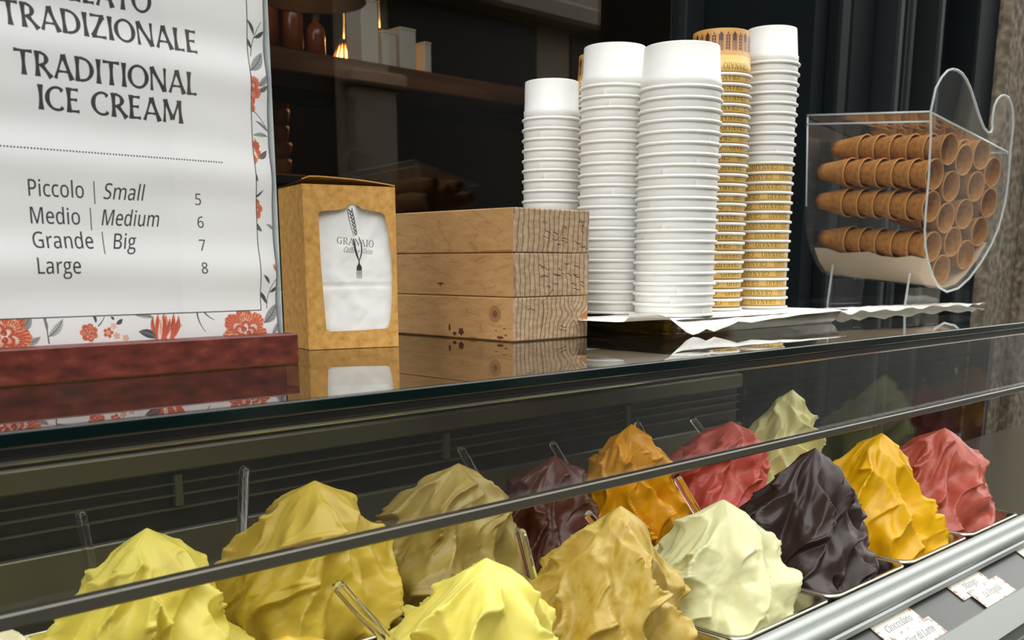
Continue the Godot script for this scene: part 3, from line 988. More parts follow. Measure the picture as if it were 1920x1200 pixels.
func sign_picture() -> Image:
	var img := picture(1448, 2048, c8(249, 249, 250))
	var ink := c8(34, 28, 30)
	# floral border, clipped afterwards by the inner sheet
	var dk := c8(46, 50, 52)
	var gr := c8(168, 172, 172)
	var gd := c8(70, 74, 76)
	var K := 2.15
	leaf(img, sp(478, 65), sp(464, 35), 0.22, gd, dk)
	leaf(img, sp(475, 92), sp(456, 62), 0.22, gd, dk)
	leaf(img, sp(479, 70), sp(496, 58), 0.3, gd, dk)
	stroke(img, bez(sp(473, 105), sp(474, 70), sp(490, 42)), 3, 2, dk)
	leaf(img, sp(470, 132), sp(494, 98), 0.42, gr, dk)
	leaf(img, sp(484, 162), sp(502, 140), 0.36, gr, gd)
	leaf(img, sp(482, 172), sp(503, 160), 0.3, c8(120, 124, 124), dk)
	rose(img, sp(462, 165), 29 * K, 0.3)
	rose(img, sp(462, 195), 20 * K, 1.3)
	stroke(img, bez(sp(476, 206), sp(494, 222), sp(506, 250)), 3, 2, dk)
	leaf(img, sp(503, 246), sp(481, 226), 0.2, gr, gd)
	leaf(img, sp(504, 256), sp(477, 253), 0.26, c8(190, 194, 194), gd)
	rose(img, sp(470, 282), 24 * K, 2.1)
	tulip(img, sp(486, 300), sp(468, 258), 0.5)
	leaf(img, sp(488, 298), sp(502, 282), 0.4, dk, gr)
	leaf(img, sp(472, 316), sp(484, 340), 0.4, dk, gr)
	leaf(img, sp(474, 372), sp(494, 356), 0.14, gd, dk)
	leaf(img, sp(472, 372), sp(482, 356), 0.14, gd, dk)
	rose(img, sp(476, 392), 20 * K, 0.8)
	leaf(img, sp(480, 415), sp(494, 434), 0.36, dk, gr)
	leaf(img, sp(516, 432), sp(502, 420), 0.36, c8(190, 194, 194), gd)
	tulip(img, sp(519, 512), sp(516, 492), 0.45)
	leaf(img, sp(506, 532), sp(494, 515), 0.26, dk, gd)
	leaf(img, sp(503, 570), sp(486, 545), 0.24, dk, gd)
	leaf(img, sp(508, 548), sp(522, 535), 0.3, dk, gd)
	stroke(img, bez(sp(503, 578), sp(503, 545), sp(520, 520)), 3, 2, dk)
	leaf(img, sp(497, 606), sp(522, 568), 0.42, gr, dk)
	leaf(img, sp(512, 626), sp(524, 602), 0.36, c8(190, 194, 194), gd)
	rose(img, sp(462, 624), 46 * K, 0.2)
	stroke(img, bez(sp(372, 586), sp(374, 606), sp(388, 622)), 6, 2, gd)
	stroke(img, bez(sp(386, 586), sp(392, 594), sp(404, 600)), 6, 2, gd)
	tulip(img, sp(318, 645), sp(318, 586), 0.62)
	tulip(img, sp(300, 648), sp(306, 588), 0.5)
	leaf(img, sp(290, 596), sp(256, 592), 0.3, c8(190, 194, 194), gd)
	leaf(img, sp(296, 634), sp(262, 622), 0.42, dk, gr)
	leaf(img, sp(216, 600), sp(210, 594), 0.6, gd, dk)
	leaf(img, sp(220, 608), sp(232, 598), 0.5, gd, dk)
	small_flower(img, sp(205, 624), 9 * K, c8(222, 96, 52))
	small_flower(img, sp(215, 612), 6 * K, c8(244, 196, 168), 0.4)
	small_flower(img, sp(221, 630), 6 * K, c8(240, 176, 140), 0.8)
	small_flower(img, sp(238, 634), 6 * K, c8(240, 176, 140), 0.2)
	rose(img, sp(169, 624), 15 * K, 0.5)
	leaf(img, sp(182, 606), sp(176, 588), 0.3, gd, dk)
	stroke(img, bez(sp(186, 612), sp(194, 604), sp(198, 594)), 4, 2, dk)
	stroke(img, bez(sp(94, 645), sp(90, 620), sp(88, 596)), 4, 2, dk)
	leaf(img, sp(90, 622), sp(82, 592), 0.2, gr, dk)
	leaf(img, sp(93, 632), sp(120, 598), 0.34, c8(200, 204, 204), dk)
	leaf(img, sp(36, 622), sp(60, 590), 0.5, gr, dk)
	leaf(img, sp(48, 646), sp(78, 632), 0.4, c8(178, 182, 182), gd)
	leaf(img, sp(30, 618), sp(22, 598), 0.4, dk, gr)
	rose(img, sp(6, 632), 44 * K, 1.0)
	leaf(img, sp(-60, 640), sp(-90, 600), 0.4, gr, dk)
	rose(img, sp(-150, 640), 30 * K, 1.4)
	# the border goes on up the far side and along the top
	for k in 7:
		var fy := 150.0 + k * 270.0
		rose(img, Vector2(34, fy), 52.0 - 6.0 * (k % 3), k * 0.7)
		leaf(img, Vector2(40, fy + 70), Vector2(76, fy + 140), 0.3, gr if k % 2 else gd, dk)
		leaf(img, Vector2(30, fy + 80), Vector2(8, fy + 130), 0.3, gd if k % 2 else gr, dk)
	for k in 6:
		var fx := 160.0 + k * 230.0
		rose(img, Vector2(fx, 36), 46.0 - 5.0 * (k % 2), k * 0.9)
		leaf(img, Vector2(fx + 70, 30), Vector2(fx + 130, 66), 0.3, gr if k % 2 else gd, dk)
	# inner sheet
	var q0 := Vector2(2.0 * 724.0 - sp(478, 300).x, -60)
	var q1 := sp(478, 300)
	var qb := sp(200, 592)
	var white := c8(250, 251, 253)
	fill(img, [PackedVector2Array([Vector2(q0.x, 84), Vector2(q1.x, 84), Vector2(q1.x, qb.y), Vector2(q0.x, qb.y)])], white)
	stroke(img, [Vector2(q1.x, 84), Vector2(q1.x, qb.y)], 3.4, 3.4, ink)
	stroke(img, [Vector2(q0.x, 84), Vector2(q0.x, qb.y)], 3.4, 3.4, ink)
	stroke(img, [Vector2(q0.x, qb.y), Vector2(q1.x, qb.y)], 3.4, 3.4, ink)
	stroke(img, [Vector2(q0.x, 84), Vector2(q1.x, 84)], 3.4, 3.4, ink)
	# headings
	for h in [["GELATO", 92, -8, 288, 27], ["TRADIZIONALE", 4, 42, 376, 102], ["TRADITIONAL", 29, 137, 374, 180], ["ICE CREAM", 74, 204, 349, 232]]:
		var a := sp(h[1], h[2])
		var b := sp(h[3], h[4])
		b.y = (a.y + b.y) / 2.0
		a.y = b.y
		write_flared(img, h[0], a, b, 77.0, ink)
	# dotted rule
	var da := sp(-40, 268)
	var db := sp(417, 304)
	db.y = (sp(0, 271).y + db.y) / 2.0
	var x := da.x
	while x < db.x:
		img.fill_rect(Rect2i(int(x), int(db.y), 5, 5), ink)
		x += 10.5
	# prices
	var em := 74.0
	for t in [["Piccolo", 52, 161, 368, 0.0], ["|", 172, 186, 373, 0.0], ["Small", 194, 272, 377, 0.21], ["Medio", 57, 155, 419, 0.0], ["|", 167, 180, 421, 0.0], ["Medium", 190, 301, 422, 0.21], ["Grande", 62, 179, 465, 0.0], ["|", 190, 203, 467, 0.0], ["Big", 211, 256, 468, 0.21], ["Large", 68, 154, 513, 0.0]]:
		var a := sp(t[1], t[3])
		var b := sp(t[2], t[3])
		var row := sp(150, {368: 371, 373: 371, 377: 371, 419: 421, 421: 421, 422: 421, 465: 466, 467: 466, 468: 466, 513: 513}[t[3]])
		write(img, t[0], Vector2(a.x, row.y), Vector2(b.x, row.y), em, ink, "Droid Sans", t[4])
	for t in [["5", 367, 381, 384], ["6", 372, 386, 427], ["7", 375, 389, 470], ["8", 377, 391, 513]]:
		var a := sp(t[1], t[3])
		var b := sp(t[2], t[3])
		write(img, t[0], a, Vector2(b.x, a.y), em * 0.76, ink)
	return img

func build_sign():
	var b := W(SX0 + SW / 2.0, 0, SZ)
	var s := thing("menu_sign", "white gelato price sign with floral border in a reddish wooden foot", "sign", b)
	var o := Vector3(0, TOP, 0) - b
	part("foot", box(Vector3(SX0 - 0.012, 0.0002, SZ - 0.017), Vector3(0.4605, 0.0248, SZ + 0.016), 0.0012), M.mahogany, s, o)
	var m := mat(Color.WHITE, 0.55)
	m.albedo_texture = tex(sign_picture())
	# the paper has slumped into soft waves behind its cover
	var rows := []
	var nz := noise(77, 1.0, 2)
	for j in 81:
		var f := j / 80.0
		var r := PackedVector3Array()
		for i in 25:
			var g := i / 24.0
			var y := SY0 + SH * f
			var wv := 0.0013 * sin(y * 92.0 + 0.8 + 0.8 * nz.get_noise_2d(g * 1.2, y * 5.0)) + 0.0005 * sin(y * 171.0 + g * 1.6)
			r.append(Vector3(SX0 + SW * g, y, SZ - 0.0012 + wv))
		rows.append(r)
	part("printed_sheet", sheet(rows), m, s, o)
	part("acrylic_cover", box(Vector3(SX0 - 0.0015, 0.0225, SZ + 0.0014), Vector3(SX0 + SW + 0.0018, SY0 + SH + 0.002, SZ + 0.0030)), M.acrylic, s, o)
	part("acrylic_back", box(Vector3(SX0 - 0.0015, 0.0225, SZ - 0.0050), Vector3(SX0 + SW + 0.0018, SY0 + SH + 0.002, SZ - 0.0034)), M.acrylic, s, o)
	part("acrylic_edge", box(Vector3(SX0 + SW + 0.0019, 0.0225, SZ - 0.0050), Vector3(SX0 + SW + 0.0024, SY0 + SH + 0.002, SZ + 0.0030)), M.acrylic_edge, s, o)

# ------------------------------------------------------------------ napkin box
func napkin_picture(lo: Vector2, hi: Vector2, hit: Callable) -> Image:
	var img := picture(640, 1024, c8(240, 241, 242))
	var P := func(zx: float, zy: float) -> Vector2:
		var q: Vector2 = hit.call(590.0 + zx / 4.2857, 360.0 + zy / 4.2857)
		return Vector2((q.x - lo.x) / (hi.x - lo.x) * 640.0, (1.0 - (q.y - lo.y) / (hi.y - lo.y)) * 1024.0)
	var ink := c8(58, 60, 62)
	var s: float = (P.call(300, 400).distance_to(P.call(310, 400))) / 10.0
	# ear of wheat
	for k in 7:
		var f := k / 6.0
		var c: Vector2 = P.call(lerpf(292, 335, f), lerpf(165, 345, f))
		var d: Vector2 = (P.call(335, 345) - P.call(292, 165)).normalized()
		var n := Vector2(-d.y, d.x)
		for e in [-1.0, 1.0]:
			leaf(img, c + d * 16.0 * s, c - d * 24.0 * s + n * e * 17.0 * s, 0.22, ink, ink)
	stroke(img, bez(P.call(270, 150), P.call(283, 260), P.call(322, 370)), 5 * s, 4 * s, ink)
	stroke(img, bez(P.call(302, 150), P.call(330, 240), P.call(346, 350)), 4 * s, 4 * s, ink)
	# stalks twist into the fork
	stroke(img, bez(P.call(318, 385), P.call(330, 480), P.call(368, 562)), 9 * s, 7 * s, ink, 17 * s)
	stroke(img, bez(P.call(362, 365), P.call(408, 470), P.call(370, 562)), 4 * s, 7 * s, ink, 11 * s)
	stroke(img, [P.call(368, 555), P.call(369, 580), P.call(369, 600)], 9 * s, 14 * s, ink)
	fill(img, [PackedVector2Array([P.call(362, 588), P.call(376, 588), P.call(390, 612), P.call(390, 640), P.call(349, 640), P.call(349, 612)])], ink)
	for k in 4: fill(img, [PackedVector2Array([P.call(349 + k * 11.3, 636), P.call(356 + k * 11.3, 636), P.call(355 + k * 11.3, 706), P.call(351 + k * 11.3, 706)])], ink)
	write(img, "GRANAIO", P.call(186, 424), P.call(490, 456), 70 * s, c8(112, 114, 116), "Droid Serif")
	write(img, "Caff\u00e8", P.call(236, 492), P.call(326, 502), 56 * s, c8(96, 98, 100), "Droid Serif", 0.3)
	write(img, "e", P.call(352, 496), P.call(370, 498), 36 * s, c8(96, 98, 100), "Droid Serif", 0.3)
	write(img, "Cucina", P.call(394, 500), P.call(472, 512), 50 * s, c8(96, 98, 100), "Droid Serif", 0.3)
	return img

func build_napkin_box():
	var a := Vector3(0.541, 0, -0.822)
	var d := Vector3(0.088, 0, 0.025).normalized()
	var th := -atan2(d.z, d.x)
	var n := Vector3(-d.z, 0, d.x)
	var wd := 0.0915
	var h := 0.1515
	var dep := 0.078
	var root := thing("napkin_box", "brown cardboard napkin dispenser box with a cut-out front", "napkin box", W(a.x, 0.0005, a.z), th)
	var hit := func(u: float, v: float) -> Vector2:
		var r := ray(u, v)
		var t: float = (a - Vector3(0, EYE, 0)).dot(n) / r.dot(n)
		var q := r * t + Vector3(0, EYE, 0) - a
		return Vector2(q.dot(d), q.y)
	var px := [[597, 404], [600, 397], [640, 394], [649, 391], [652, 386], [660, 383], [672, 387], [680, 393], [700, 397], [713, 399], [721, 404], [729, 440], [734, 480], [736, 520], [735.5, 560], [733, 600], [729, 614], [723, 617], [680, 620], [619, 623], [612, 618], [607, 560], [602, 500]]
	var hole := PackedVector2Array()
	for p in px: hole.append(hit.call(p[0], p[1]))
	if not Geometry2D.is_polygon_clockwise(hole): hole.reverse()
	# outer rim joined to the hole by a hair-thin cut
	var k0 := 0
	for k in hole.size():
		if hole[k].x + hole[k].y < hole[k0].x + hole[k0].y: k0 = k
	var poly := PackedVector2Array([Vector2(0.0001, 0), Vector2(wd, 0), Vector2(wd, h), Vector2(0, h), Vector2(0, 0.0001)])
	for k in hole.size(): poly.append(hole[(k0 + k) % hole.size()])
	poly.append(hole[k0] + Vector2(0.00012, -0.00012))
	part("front_panel", extrude(poly, -0.0006, 0.0), M.kraft, root)
	var side := box(Vector3(0, 0, -dep), Vector3(0.0006, h, -0.0006))
	part("side_panel", side, M.kraft, root)
	part("side_panel", side, M.kraft, root, Vector3(wd - 0.0006, 0, 0))
	part("back_panel", box(Vector3(0.0006, 0, -dep), Vector3(wd - 0.0006, h, -dep + 0.0006)), M.kraft, root)
	part("bottom_panel", box(Vector3(0.0006, 0, -dep + 0.0006), Vector3(wd - 0.0006, 0.0006, -0.0006)), M.kraft, root)
	# lid stands open a crack along the front and bows up at one corner
	var rows := []
	for j in 9:
		var r := PackedVector3Array()
		for i in 13:
			var fx := i / 12.0
			var fz := j / 8.0
			var up := 0.0062 * pow(1.0 - fx, 0.8) * smoothstep(-0.12, 0.12, fx) * (1.0 - fz) + 0.0006
			r.append(Vector3(wd * fx - 0.0004, h + up + 0.0012 * sin(PI * fx) * (1.0 - fz), 0.0002 - dep * fz))
		rows.append(r)
	var blid := part("lid", sheet(rows), M.kraft, root)
	var lip := []
	for dy in [0.0, 0.0010]:
		var r := PackedVector3Array()
		for v in rows[0]: r.append(v + Vector3(0, dy, 0.0003))
		lip.append(r)
	part("lid_edge", sheet(lip), M.kraft, blid)
	part("inner_flap", box(Vector3(0.001, h - 0.006, -0.012), Vector3(wd - 0.001, h - 0.0055, -0.001)), M.kraft, root)
	part("edge_crease", box(Vector3(-0.0002, 0.001, -0.0004), Vector3(0.0004, h, 0.0003)), M.kraft, root)
	# napkins inside
	var lo := Vector2(0.012, 0.012)
	var hi := Vector2(wd - 0.0015, h - 0.012)
	var nz := noise(13, 1.0, 3)
	var nm := mat(Color.WHITE, 0.92)
	nm.albedo_texture = tex(napkin_picture(lo, hi, hit))
	var stack := thing("paper_napkins", "folded white printed paper napkin showing through the cardboard box front", "napkin", W(a.x, 0.0012, a.z), th)
	rows = []
	var notch: Vector2 = hit.call(662, 400)
	var crease: Vector2 = hit.call(660, 538)
	for j in 61:
		var r := PackedVector3Array()
		for i in 41:
			var q := Vector2(lerpf(lo.x, hi.x, i / 40.0), lerpf(lo.y, hi.y, j / 60.0))
			var z := -0.0032 + 0.0011 * nz.get_noise_2d(q.x * 38.0, q.y * 30.0)
			var up := maxf(0.0, q.y - crease.y) / 0.08
			z -= 0.0045 * up * absf(q.x - notch.x) / 0.03 * smoothstep(0.0, 0.5, up) * 0.5
			z += 0.0035 * exp(-pow((q.x - notch.x) / 0.0045, 2.0)) * smoothstep(0.2, 1.0, up)
			z -= 0.0010 * exp(-pow((q.y - crease.y) / 0.0012, 2.0))
			r.append(Vector3(q.x, q.y, minf(z, -0.0009)))
		rows.append(r)
	part("top_napkin", sheet(rows), nm, stack)
	part("folded_stack", box(Vector3(0.006, 0.0012, -dep + 0.004), Vector3(wd - 0.006, h - 0.012, -0.014), 0.003), M.napkin, stack)

# ------------------------------------------------------------------ timber block
func build_block():
	var lo := Vector3(0.748, 0.0006, -0.97)
	var hi := Vector3(0.8645, 0, -0.755)
	var b := W((lo.x + hi.x) / 2.0, 0.0006, (lo.z + hi.z) / 2.0)
	var root := thing("timber_block", "square block of three thick pine boards with cracked grey end grain", "wooden block", b)
	var side := long_grain()
	var fin := end_grain()
	var ms := mat(Color.WHITE, 0.55)
	ms.albedo_texture = tex(side)
	var me := mat(Color.WHITE, 0.85)
	me.albedo_texture = tex(fin[0])
	me.heightmap_enabled = true
	me.heightmap_texture = tex(fin[1])
	me.heightmap_scale = 0.08
	var hw := (hi.x - lo.x) / 2.0
	var hd := (hi.z - lo.z) / 2.0
	var hh := 0.0454
	for k in 3:
		var y0 := hh * (2 - k) + 0.0003
		var y1 := hh * (3 - k) - 0.0003
		var jx: float = [0.0, 0.0003, -0.0004][k]
		var bev := 0.0011
		# long faces (left, top, bottom, far) carry the side grain, the near and far ends the end grain
		var v0 := k / 3.0 + 0.004
		var v1 := (k + 1) / 3.0 - 0.004
		var s1 := new_st()
		var xl := -hw + jx
		var xr := hw + jx
		for s in [-1.0, 1.0]:
			var x: float = xl if s < 0 else xr
			var A := Vector3(x, y0 + bev, hd - bev if s > 0 else -hd + bev)
			var B := Vector3(x, y0 + bev, -hd + bev if s > 0 else hd - bev)
			var C := Vector3(x, y1 - bev, B.z)
			var D := Vector3(x, y1 - bev, A.z)
			if s < 0: quad(s1, A, B, C, D, Vector2(0, v1), Vector2(1, v1), Vector2(1, v0), Vector2(0, v0))
			else: pass
		pass
		# chamfers, top and bottom
		for yy in [[y0, y0 + bev, -1.0], [y1, y1 - bev, 1.0]]:
			var a := Vector3(xl + bev, yy[0], hd - bev)
			var c := Vector3(xr - bev, yy[0], hd - bev)
			var d := Vector3(xr - bev, yy[0], -hd + bev)
			var e := Vector3(xl + bev, yy[0], -hd + bev)
			if yy[2] > 0: quad(s1, a, c, d, e, Vector2(0, v1), Vector2(0, v0), Vector2(1, v0), Vector2(1, v1))
			else: quad(s1, a, e, d, c, Vector2(0, v1), Vector2(1, v1), Vector2(1, v0), Vector2(0, v0))
			var f := Vector3(xl, yy[1], hd - bev)
			var g := Vector3(xl, yy[1], -hd + bev)
			if yy[2] > 0: quad(s1, g, f, a, e, Vector2(0, v0), Vector2(1, v0), Vector2(1, v0), Vector2(0, v0))
			else: quad(s1, e, a, f, g, Vector2(0, v1), Vector2(1, v1), Vector2(1, v1), Vector2(0, v1))
		var s2 := new_st()
		# near end is the face towards +z, seen beside the long face towards -x; far faces close the board
		quad(s2, Vector3(xl + bev, y0 + bev, hd), Vector3(xr - bev, y0 + bev, hd), Vector3(xr - bev, y1 - bev, hd), Vector3(xl + bev, y1 - bev, hd), Vector2(0, v1), Vector2(1, v1), Vector2(1, v0), Vector2(0, v0))
		quad(s2, Vector3(xr - bev, y0 + bev, -hd), Vector3(xl + bev, y0 + bev, -hd), Vector3(xl + bev, y1 - bev, -hd), Vector3(xr - bev, y1 - bev, -hd), Vector2(0, v1), Vector2(1, v1), Vector2(1, v0), Vector2(0, v0))
		quad(s2, Vector3(xr, y0 + bev, hd - bev), Vector3(xr, y0 + bev, -hd + bev), Vector3(xr, y1 - bev, -hd + bev), Vector3(xr, y1 - bev, hd - bev), Vector2(0, v1), Vector2(1, v1), Vector2(1, v0), Vector2(0, v0))
		for e in [[xl, xl + bev, 0.0], [xr - bev, xr, 1.0]]:
			var za := hd - bev if e[2] < 0.5 else hd
			var zb := hd if e[2] < 0.5 else hd - bev
			quad(s2, Vector3(e[0], y0 + bev, za), Vector3(e[1], y0 + bev, zb), Vector3(e[1], y1 - bev, zb), Vector3(e[0], y1 - bev, za), Vector2(e[2], v1), Vector2(e[2], v1), Vector2(e[2], v0), Vector2(e[2], v0))
		for yy in [[y0, y0 + bev], [y1 - bev, y1]]:
			var up: bool = yy[0] > y0
			var za := hd if up else hd - bev
			var zb := hd - bev if up else hd
			var vv := v0 if up else v1
			quad(s2, Vector3(xl + bev, yy[0], za), Vector3(xr - bev, yy[0], za), Vector3(xr - bev, yy[1], zb), Vector3(xl + bev, yy[1], zb), Vector2(0, vv), Vector2(1, vv), Vector2(1, vv), Vector2(0, vv))
		s1.generate_normals()
		var mesh := s1.commit()
		s2.generate_normals()
		s2.generate_tangents()
		s2.commit(mesh)
		var o := MeshInstance3D.new()
		o.name = "plank"
		o.mesh = mesh
		o.set_surface_override_material(0, ms)
		o.set_surface_override_material(1, me)
		root.add_child(o, true)

# pale pine, three boards one above the other; grain runs across the picture
func long_grain() -> Image:
	var w := 720
	var h := 456
	var img := Image.create(w, h, true, Image.FORMAT_RGBA8)
	var n1 := noise(301, 1.0, 3)
	var n2 := noise(302, 1.0, 2)
	for y in h:
		var k := y / 152
		var fy := (y % 152) / 152.0
		for x in w:
			var fx := float(x) / w
			var warp := n1.get_noise_2d(fx * 1.6 + k * 9.0, fy * 1.3)
			var q := fy * (3.0 + k) + warp * 2.2 + fx * 0.4
			if k == 0: q = 2.6 * sqrt(pow((fx - 0.1) * 2.4, 2.0) + pow((fy - 0.75) * 1.6, 2.0)) + warp * 0.7
			var ring := q - floorf(q)
			var dark := smoothstep(0.80, 0.97, ring) * (1.0 - smoothstep(0.97, 1.0, ring))
			var fib := n2.get_noise_2d(fx * 18.0, (fy + k) * 90.0)
			var c := c8(170, 128, 80).lerp(c8(122, 82, 44), dark * 0.55)
			c = c.lerp(c8(190, 152, 104), 0.5 + 0.5 * n1.get_noise_2d(fx * 5.0 + 3.0, fy * 4.0 + k * 3.0))
			c = c.darkened(0.10 * maxf(0.0, fib)) if fib > 0 else c.lightened(-0.06 * fib)
			if k == 2:
				var dk := Vector2((fx - 0.872) * 0.215, (fy - 0.38) * 0.0454)
				var r := dk.length() / 0.0088
				if r < 1.25:
					var rr := sin(r * 22.0) * 0.5 + 0.5
					var kn := c8(150, 112, 72).lerp(c8(120, 84, 50), rr * 0.6)
					if r < 0.42: kn = c8(112, 84, 56).lerp(c8(76, 54, 36), rr)
					c = c.lerp(kn, smoothstep(1.25, 0.85, r) * 0.9)
			if k == 1:
				var dk := Vector2((fx - 0.46) * 1.6, (fy - 0.72))
				if absf(dk.y) < 0.03 * (1.0 - absf(dk.x) / 0.06) or (absf(dk.x + 0.004) < 0.006 and dk.y > 0 and dk.y < 0.07): c = c8(84, 60, 38)
			img.set_pixel(x, y, c)
	# stains low on the bottom board
	for s in [[0.62, 0.86, 15, 14], [0.57, 0.92, 11, 7], [0.53, 0.78, 6, 14], [0.91, 0.94, 18, 5], [0.95, 0.88, 7, 2], [0.88, 0.78, 9, 1.5], [0.94, 0.72, 9, 1.5]]:
		var p := PackedVector2Array()
		for i in 14:
			var a := TAU * i / 14.0
			p.append(Vector2(s[0] * w, (2.0 + s[1]) * 152.0) + Vector2(cos(a) * s[2], sin(a) * s[3]) * (1.0 + 0.2 * sin(i * 2.3)))
		fill(img, [p], Color(0.30, 0.11, 0.07, 0.9))
	fill(img, [PackedVector2Array([Vector2(0.80 * w, 146), Vector2(0.99 * w, 144), Vector2(0.99 * w, 152), Vector2(0.74 * w, 152)])], Color(0.55, 0.33, 0.10, 0.55))
	return img

# weathered end grain: dark growth lines, cracks and a few resin streaks, with a height picture
func end_grain() -> Array:
	var w := 480
	var h := 570
	var img := Image.create(w, h, true, Image.FORMAT_RGBA8)
	var hm := Image.create(w, h, true, Image.FORMAT_L8)
	var n1 := noise(401, 1.0, 3)
	var n2 := noise(402, 1.0, 3)
	for y in h:
		var k := y / 190
		var fy := (y % 190) / 190.0
		for x in w:
			var fx := float(x) / w
			var warp := n1.get_noise_2d(fx * 2.0 + k * 5.0, fy * 1.6)
			var q: float = fx * ([15.0, 16.0, 18.0][k]) + warp * 0.3 + [0.4, -0.3, 0.6][k] * fy
			if k == 2:
				var dk := Vector2(fx - 0.80, fy - 0.45)
				q += 1.5 * exp(-dk.length_squared() * 26.0) * sign(dk.x)
			var ring = q - floorf(q)
			var line := smoothstep(0.66, 0.86, ring) * (1.0 - smoothstep(0.9, 1.0, ring))
			var mott := n2.get_noise_2d(fx * 7.0, (fy + k) * 7.0)
			var c := c8(188, 164, 134).lerp(c8(150, 124, 96), 0.5 + 0.6 * mott)
			c = c.lerp(c8(88, 64, 44), line * 0.6)
			img.set_pixel(x, y, c)
			hm.set_pixel(x, y, Color(1, 1, 1) * (0.7 - 0.35 * line + 0.1 * mott))
	var rng := RandomNumberGenerator.new()
	rng.seed = 5
	for k in 3:
		for i in [14, 20, 3][k]:
			var x := rng.randf_range(0.1 if k != 1 else 0.3, 0.9) * w
			var y := (k + rng.randf_range(0.2, 0.9)) * 190.0
			var pts := []
			var len := rng.randf_range(18, 60)
			for s in 6: pts.append(Vector2(x + len * s / 5.0, y + rng.randf_range(-5, 6) + s * 1.2))
			stroke(img, pts, 1.0, 1.0, c8(44, 32, 24), rng.randf_range(2.0, 4.5))
			stroke(hm, pts, 1.0, 1.0, Color(0, 0, 0), 4.0)
	for s in [[0.45, 0.35, 0.40, 1.0, 9], [0.62, 0.40, 0.58, 0.66, 7], [0.38, 2.05, 0.33, 2.95, 8], [0.5, 1.75, 0.36, 2.1, 6]]:
		stroke(img, bez(Vector2(s[0] * w, s[1] * 190), Vector2((s[0] + 0.02) * w, (s[1] + s[3]) * 95), Vector2(s[2] * w, s[3] * 190)), 2, 2, Color(0.46, 0.27, 0.09, 0.75), s[4])
	fill(img, [PackedVector2Array([Vector2(0.86 * w, 2.52 * 190), Vector2(w, 2.34 * 190), Vector2(w, 2.56 * 190)])], c8(150, 106, 62))
	return [img, hm]

# ------------------------------------------------------------------ tray and loose napkins
func build_tray_and_napkins():
	var cx := 1.135
	var cz := -0.842
	var b := W(cx, 0.0, cz)
	var t := thing("serving_tray", "low polished steel tray with painted olive reflections under the cup stacks", "tray", b)
	var rows := [rrect(0.190, 0.140, 0.012, 0.0003), rrect(0.194, 0.144, 0.012, 0.004), rrect(0.200, 0.150, 0.014, 0.0165), rrect(0.206, 0.156, 0.014, 0.0172), rrect(0.206, 0.156, 0.014, 0.0186), rrect(0.2, 0.15, 0.012, 0.0188), rrect(0.001, 0.001, 0.0005, 0.0188)]
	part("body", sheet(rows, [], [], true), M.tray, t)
	# napkin under the cups, hanging over the near edge
	var nz := noise(61, 1.0, 3)
	var zl := cz + 0.156
	var px := [[1180, 586], [1235, 589], [1256, 597], [1266, 606], [1275, 613], [1288, 623], [1300, 628], [1312, 625], [1325, 617], [1340, 622], [1355, 616], [1385, 603], [1410, 605], [1445, 598], [1470, 596], [1500, 590], [1540, 587], [1580, 583]]
	rows = []
	var cols := []
	for p in px:
		var q := on_z(p[0], p[1], zl + 0.004)
		cols.append(Vector2(q.x, maxf(0.0012, q.y)))
	var fine := []
	for k in cols.size() - 1:
		for s in 3: fine.append(cols[k].lerp(cols[k + 1], s / 3.0))
	fine.append(cols[-1])
	for j in 13:
		var f := j / 12.0
		var r := PackedVector3Array()
		for c in fine:
			var wv := 0.0012 * nz.get_noise_2d(c.x * 30.0, f * 3.0)
			var yt := 0.0193
			var p: Vector3
			if f < 0.45:
				p = Vector3(c.x, yt + 0.0004 * (0.5 + nz.get_noise_2d(c.x * 20.0, f * 9.0)), lerpf(zl - 0.11, zl - 0.004, f / 0.45))
			else:
				var g := (f - 0.45) / 0.55
				var bend := sin(g * PI / 2.0)
				p = Vector3(c.x, lerpf(yt + 0.0002, c.y, g * g * 0.3 + 0.7 * g) , zl - 0.004 + 0.0075 * bend + wv * 2.0 * g)
			r.append(p)
		rows.append(r)
	solo("paper_napkin", sheet(rows), M.napkin, "crumpled white paper napkin under the cups, drooping over the tray edge", "napkin", Vector3(0, TOP, 0))
	# second napkin, flat on the glass in front of the cone dispenser
	var fe := [[1512, 590], [1530, 591], [1560, 587], [1590, 589], [1620, 584], [1660, 583], [1700, 580], [1740, 576], [1780, 573], [1815, 574], [1832, 570], [1848, 569]]
	var be := [Vector3(1.56, 0.004, -0.93), Vector3(2.10, 0.004, -0.86)]
	var front := []
	for p in fe: front.append(on_y(p[0], p[1], 0.005))
	var fr := []
	for k in front.size() - 1:
		for s in 4: fr.append(front[k].lerp(front[k + 1], s / 4.0))
	fr.append(front[-1])
	rows = []
	for j in 15:
		var f := j / 14.0
		var r := PackedVector3Array()
		for k in fr.size():
			var g: float = k / float(fr.size() - 1)
			var q: Vector3 = fr[k].lerp(be[0].lerp(be[1], g), f)
			q.y = 0.0030 + 0.0028 * exp(-f * 6.0) * (1.0 + 0.8 * sin(k * 1.35)) + 0.0012 * nz.get_noise_2d(q.x * 30.0, q.z * 30.0)
			r.append(q)
		rows.append(r)
	solo("paper_napkin", sheet(rows), M.napkin, "flat white paper napkin with a scalloped edge lying before the cone dispenser", "napkin", Vector3(0, TOP, 0))

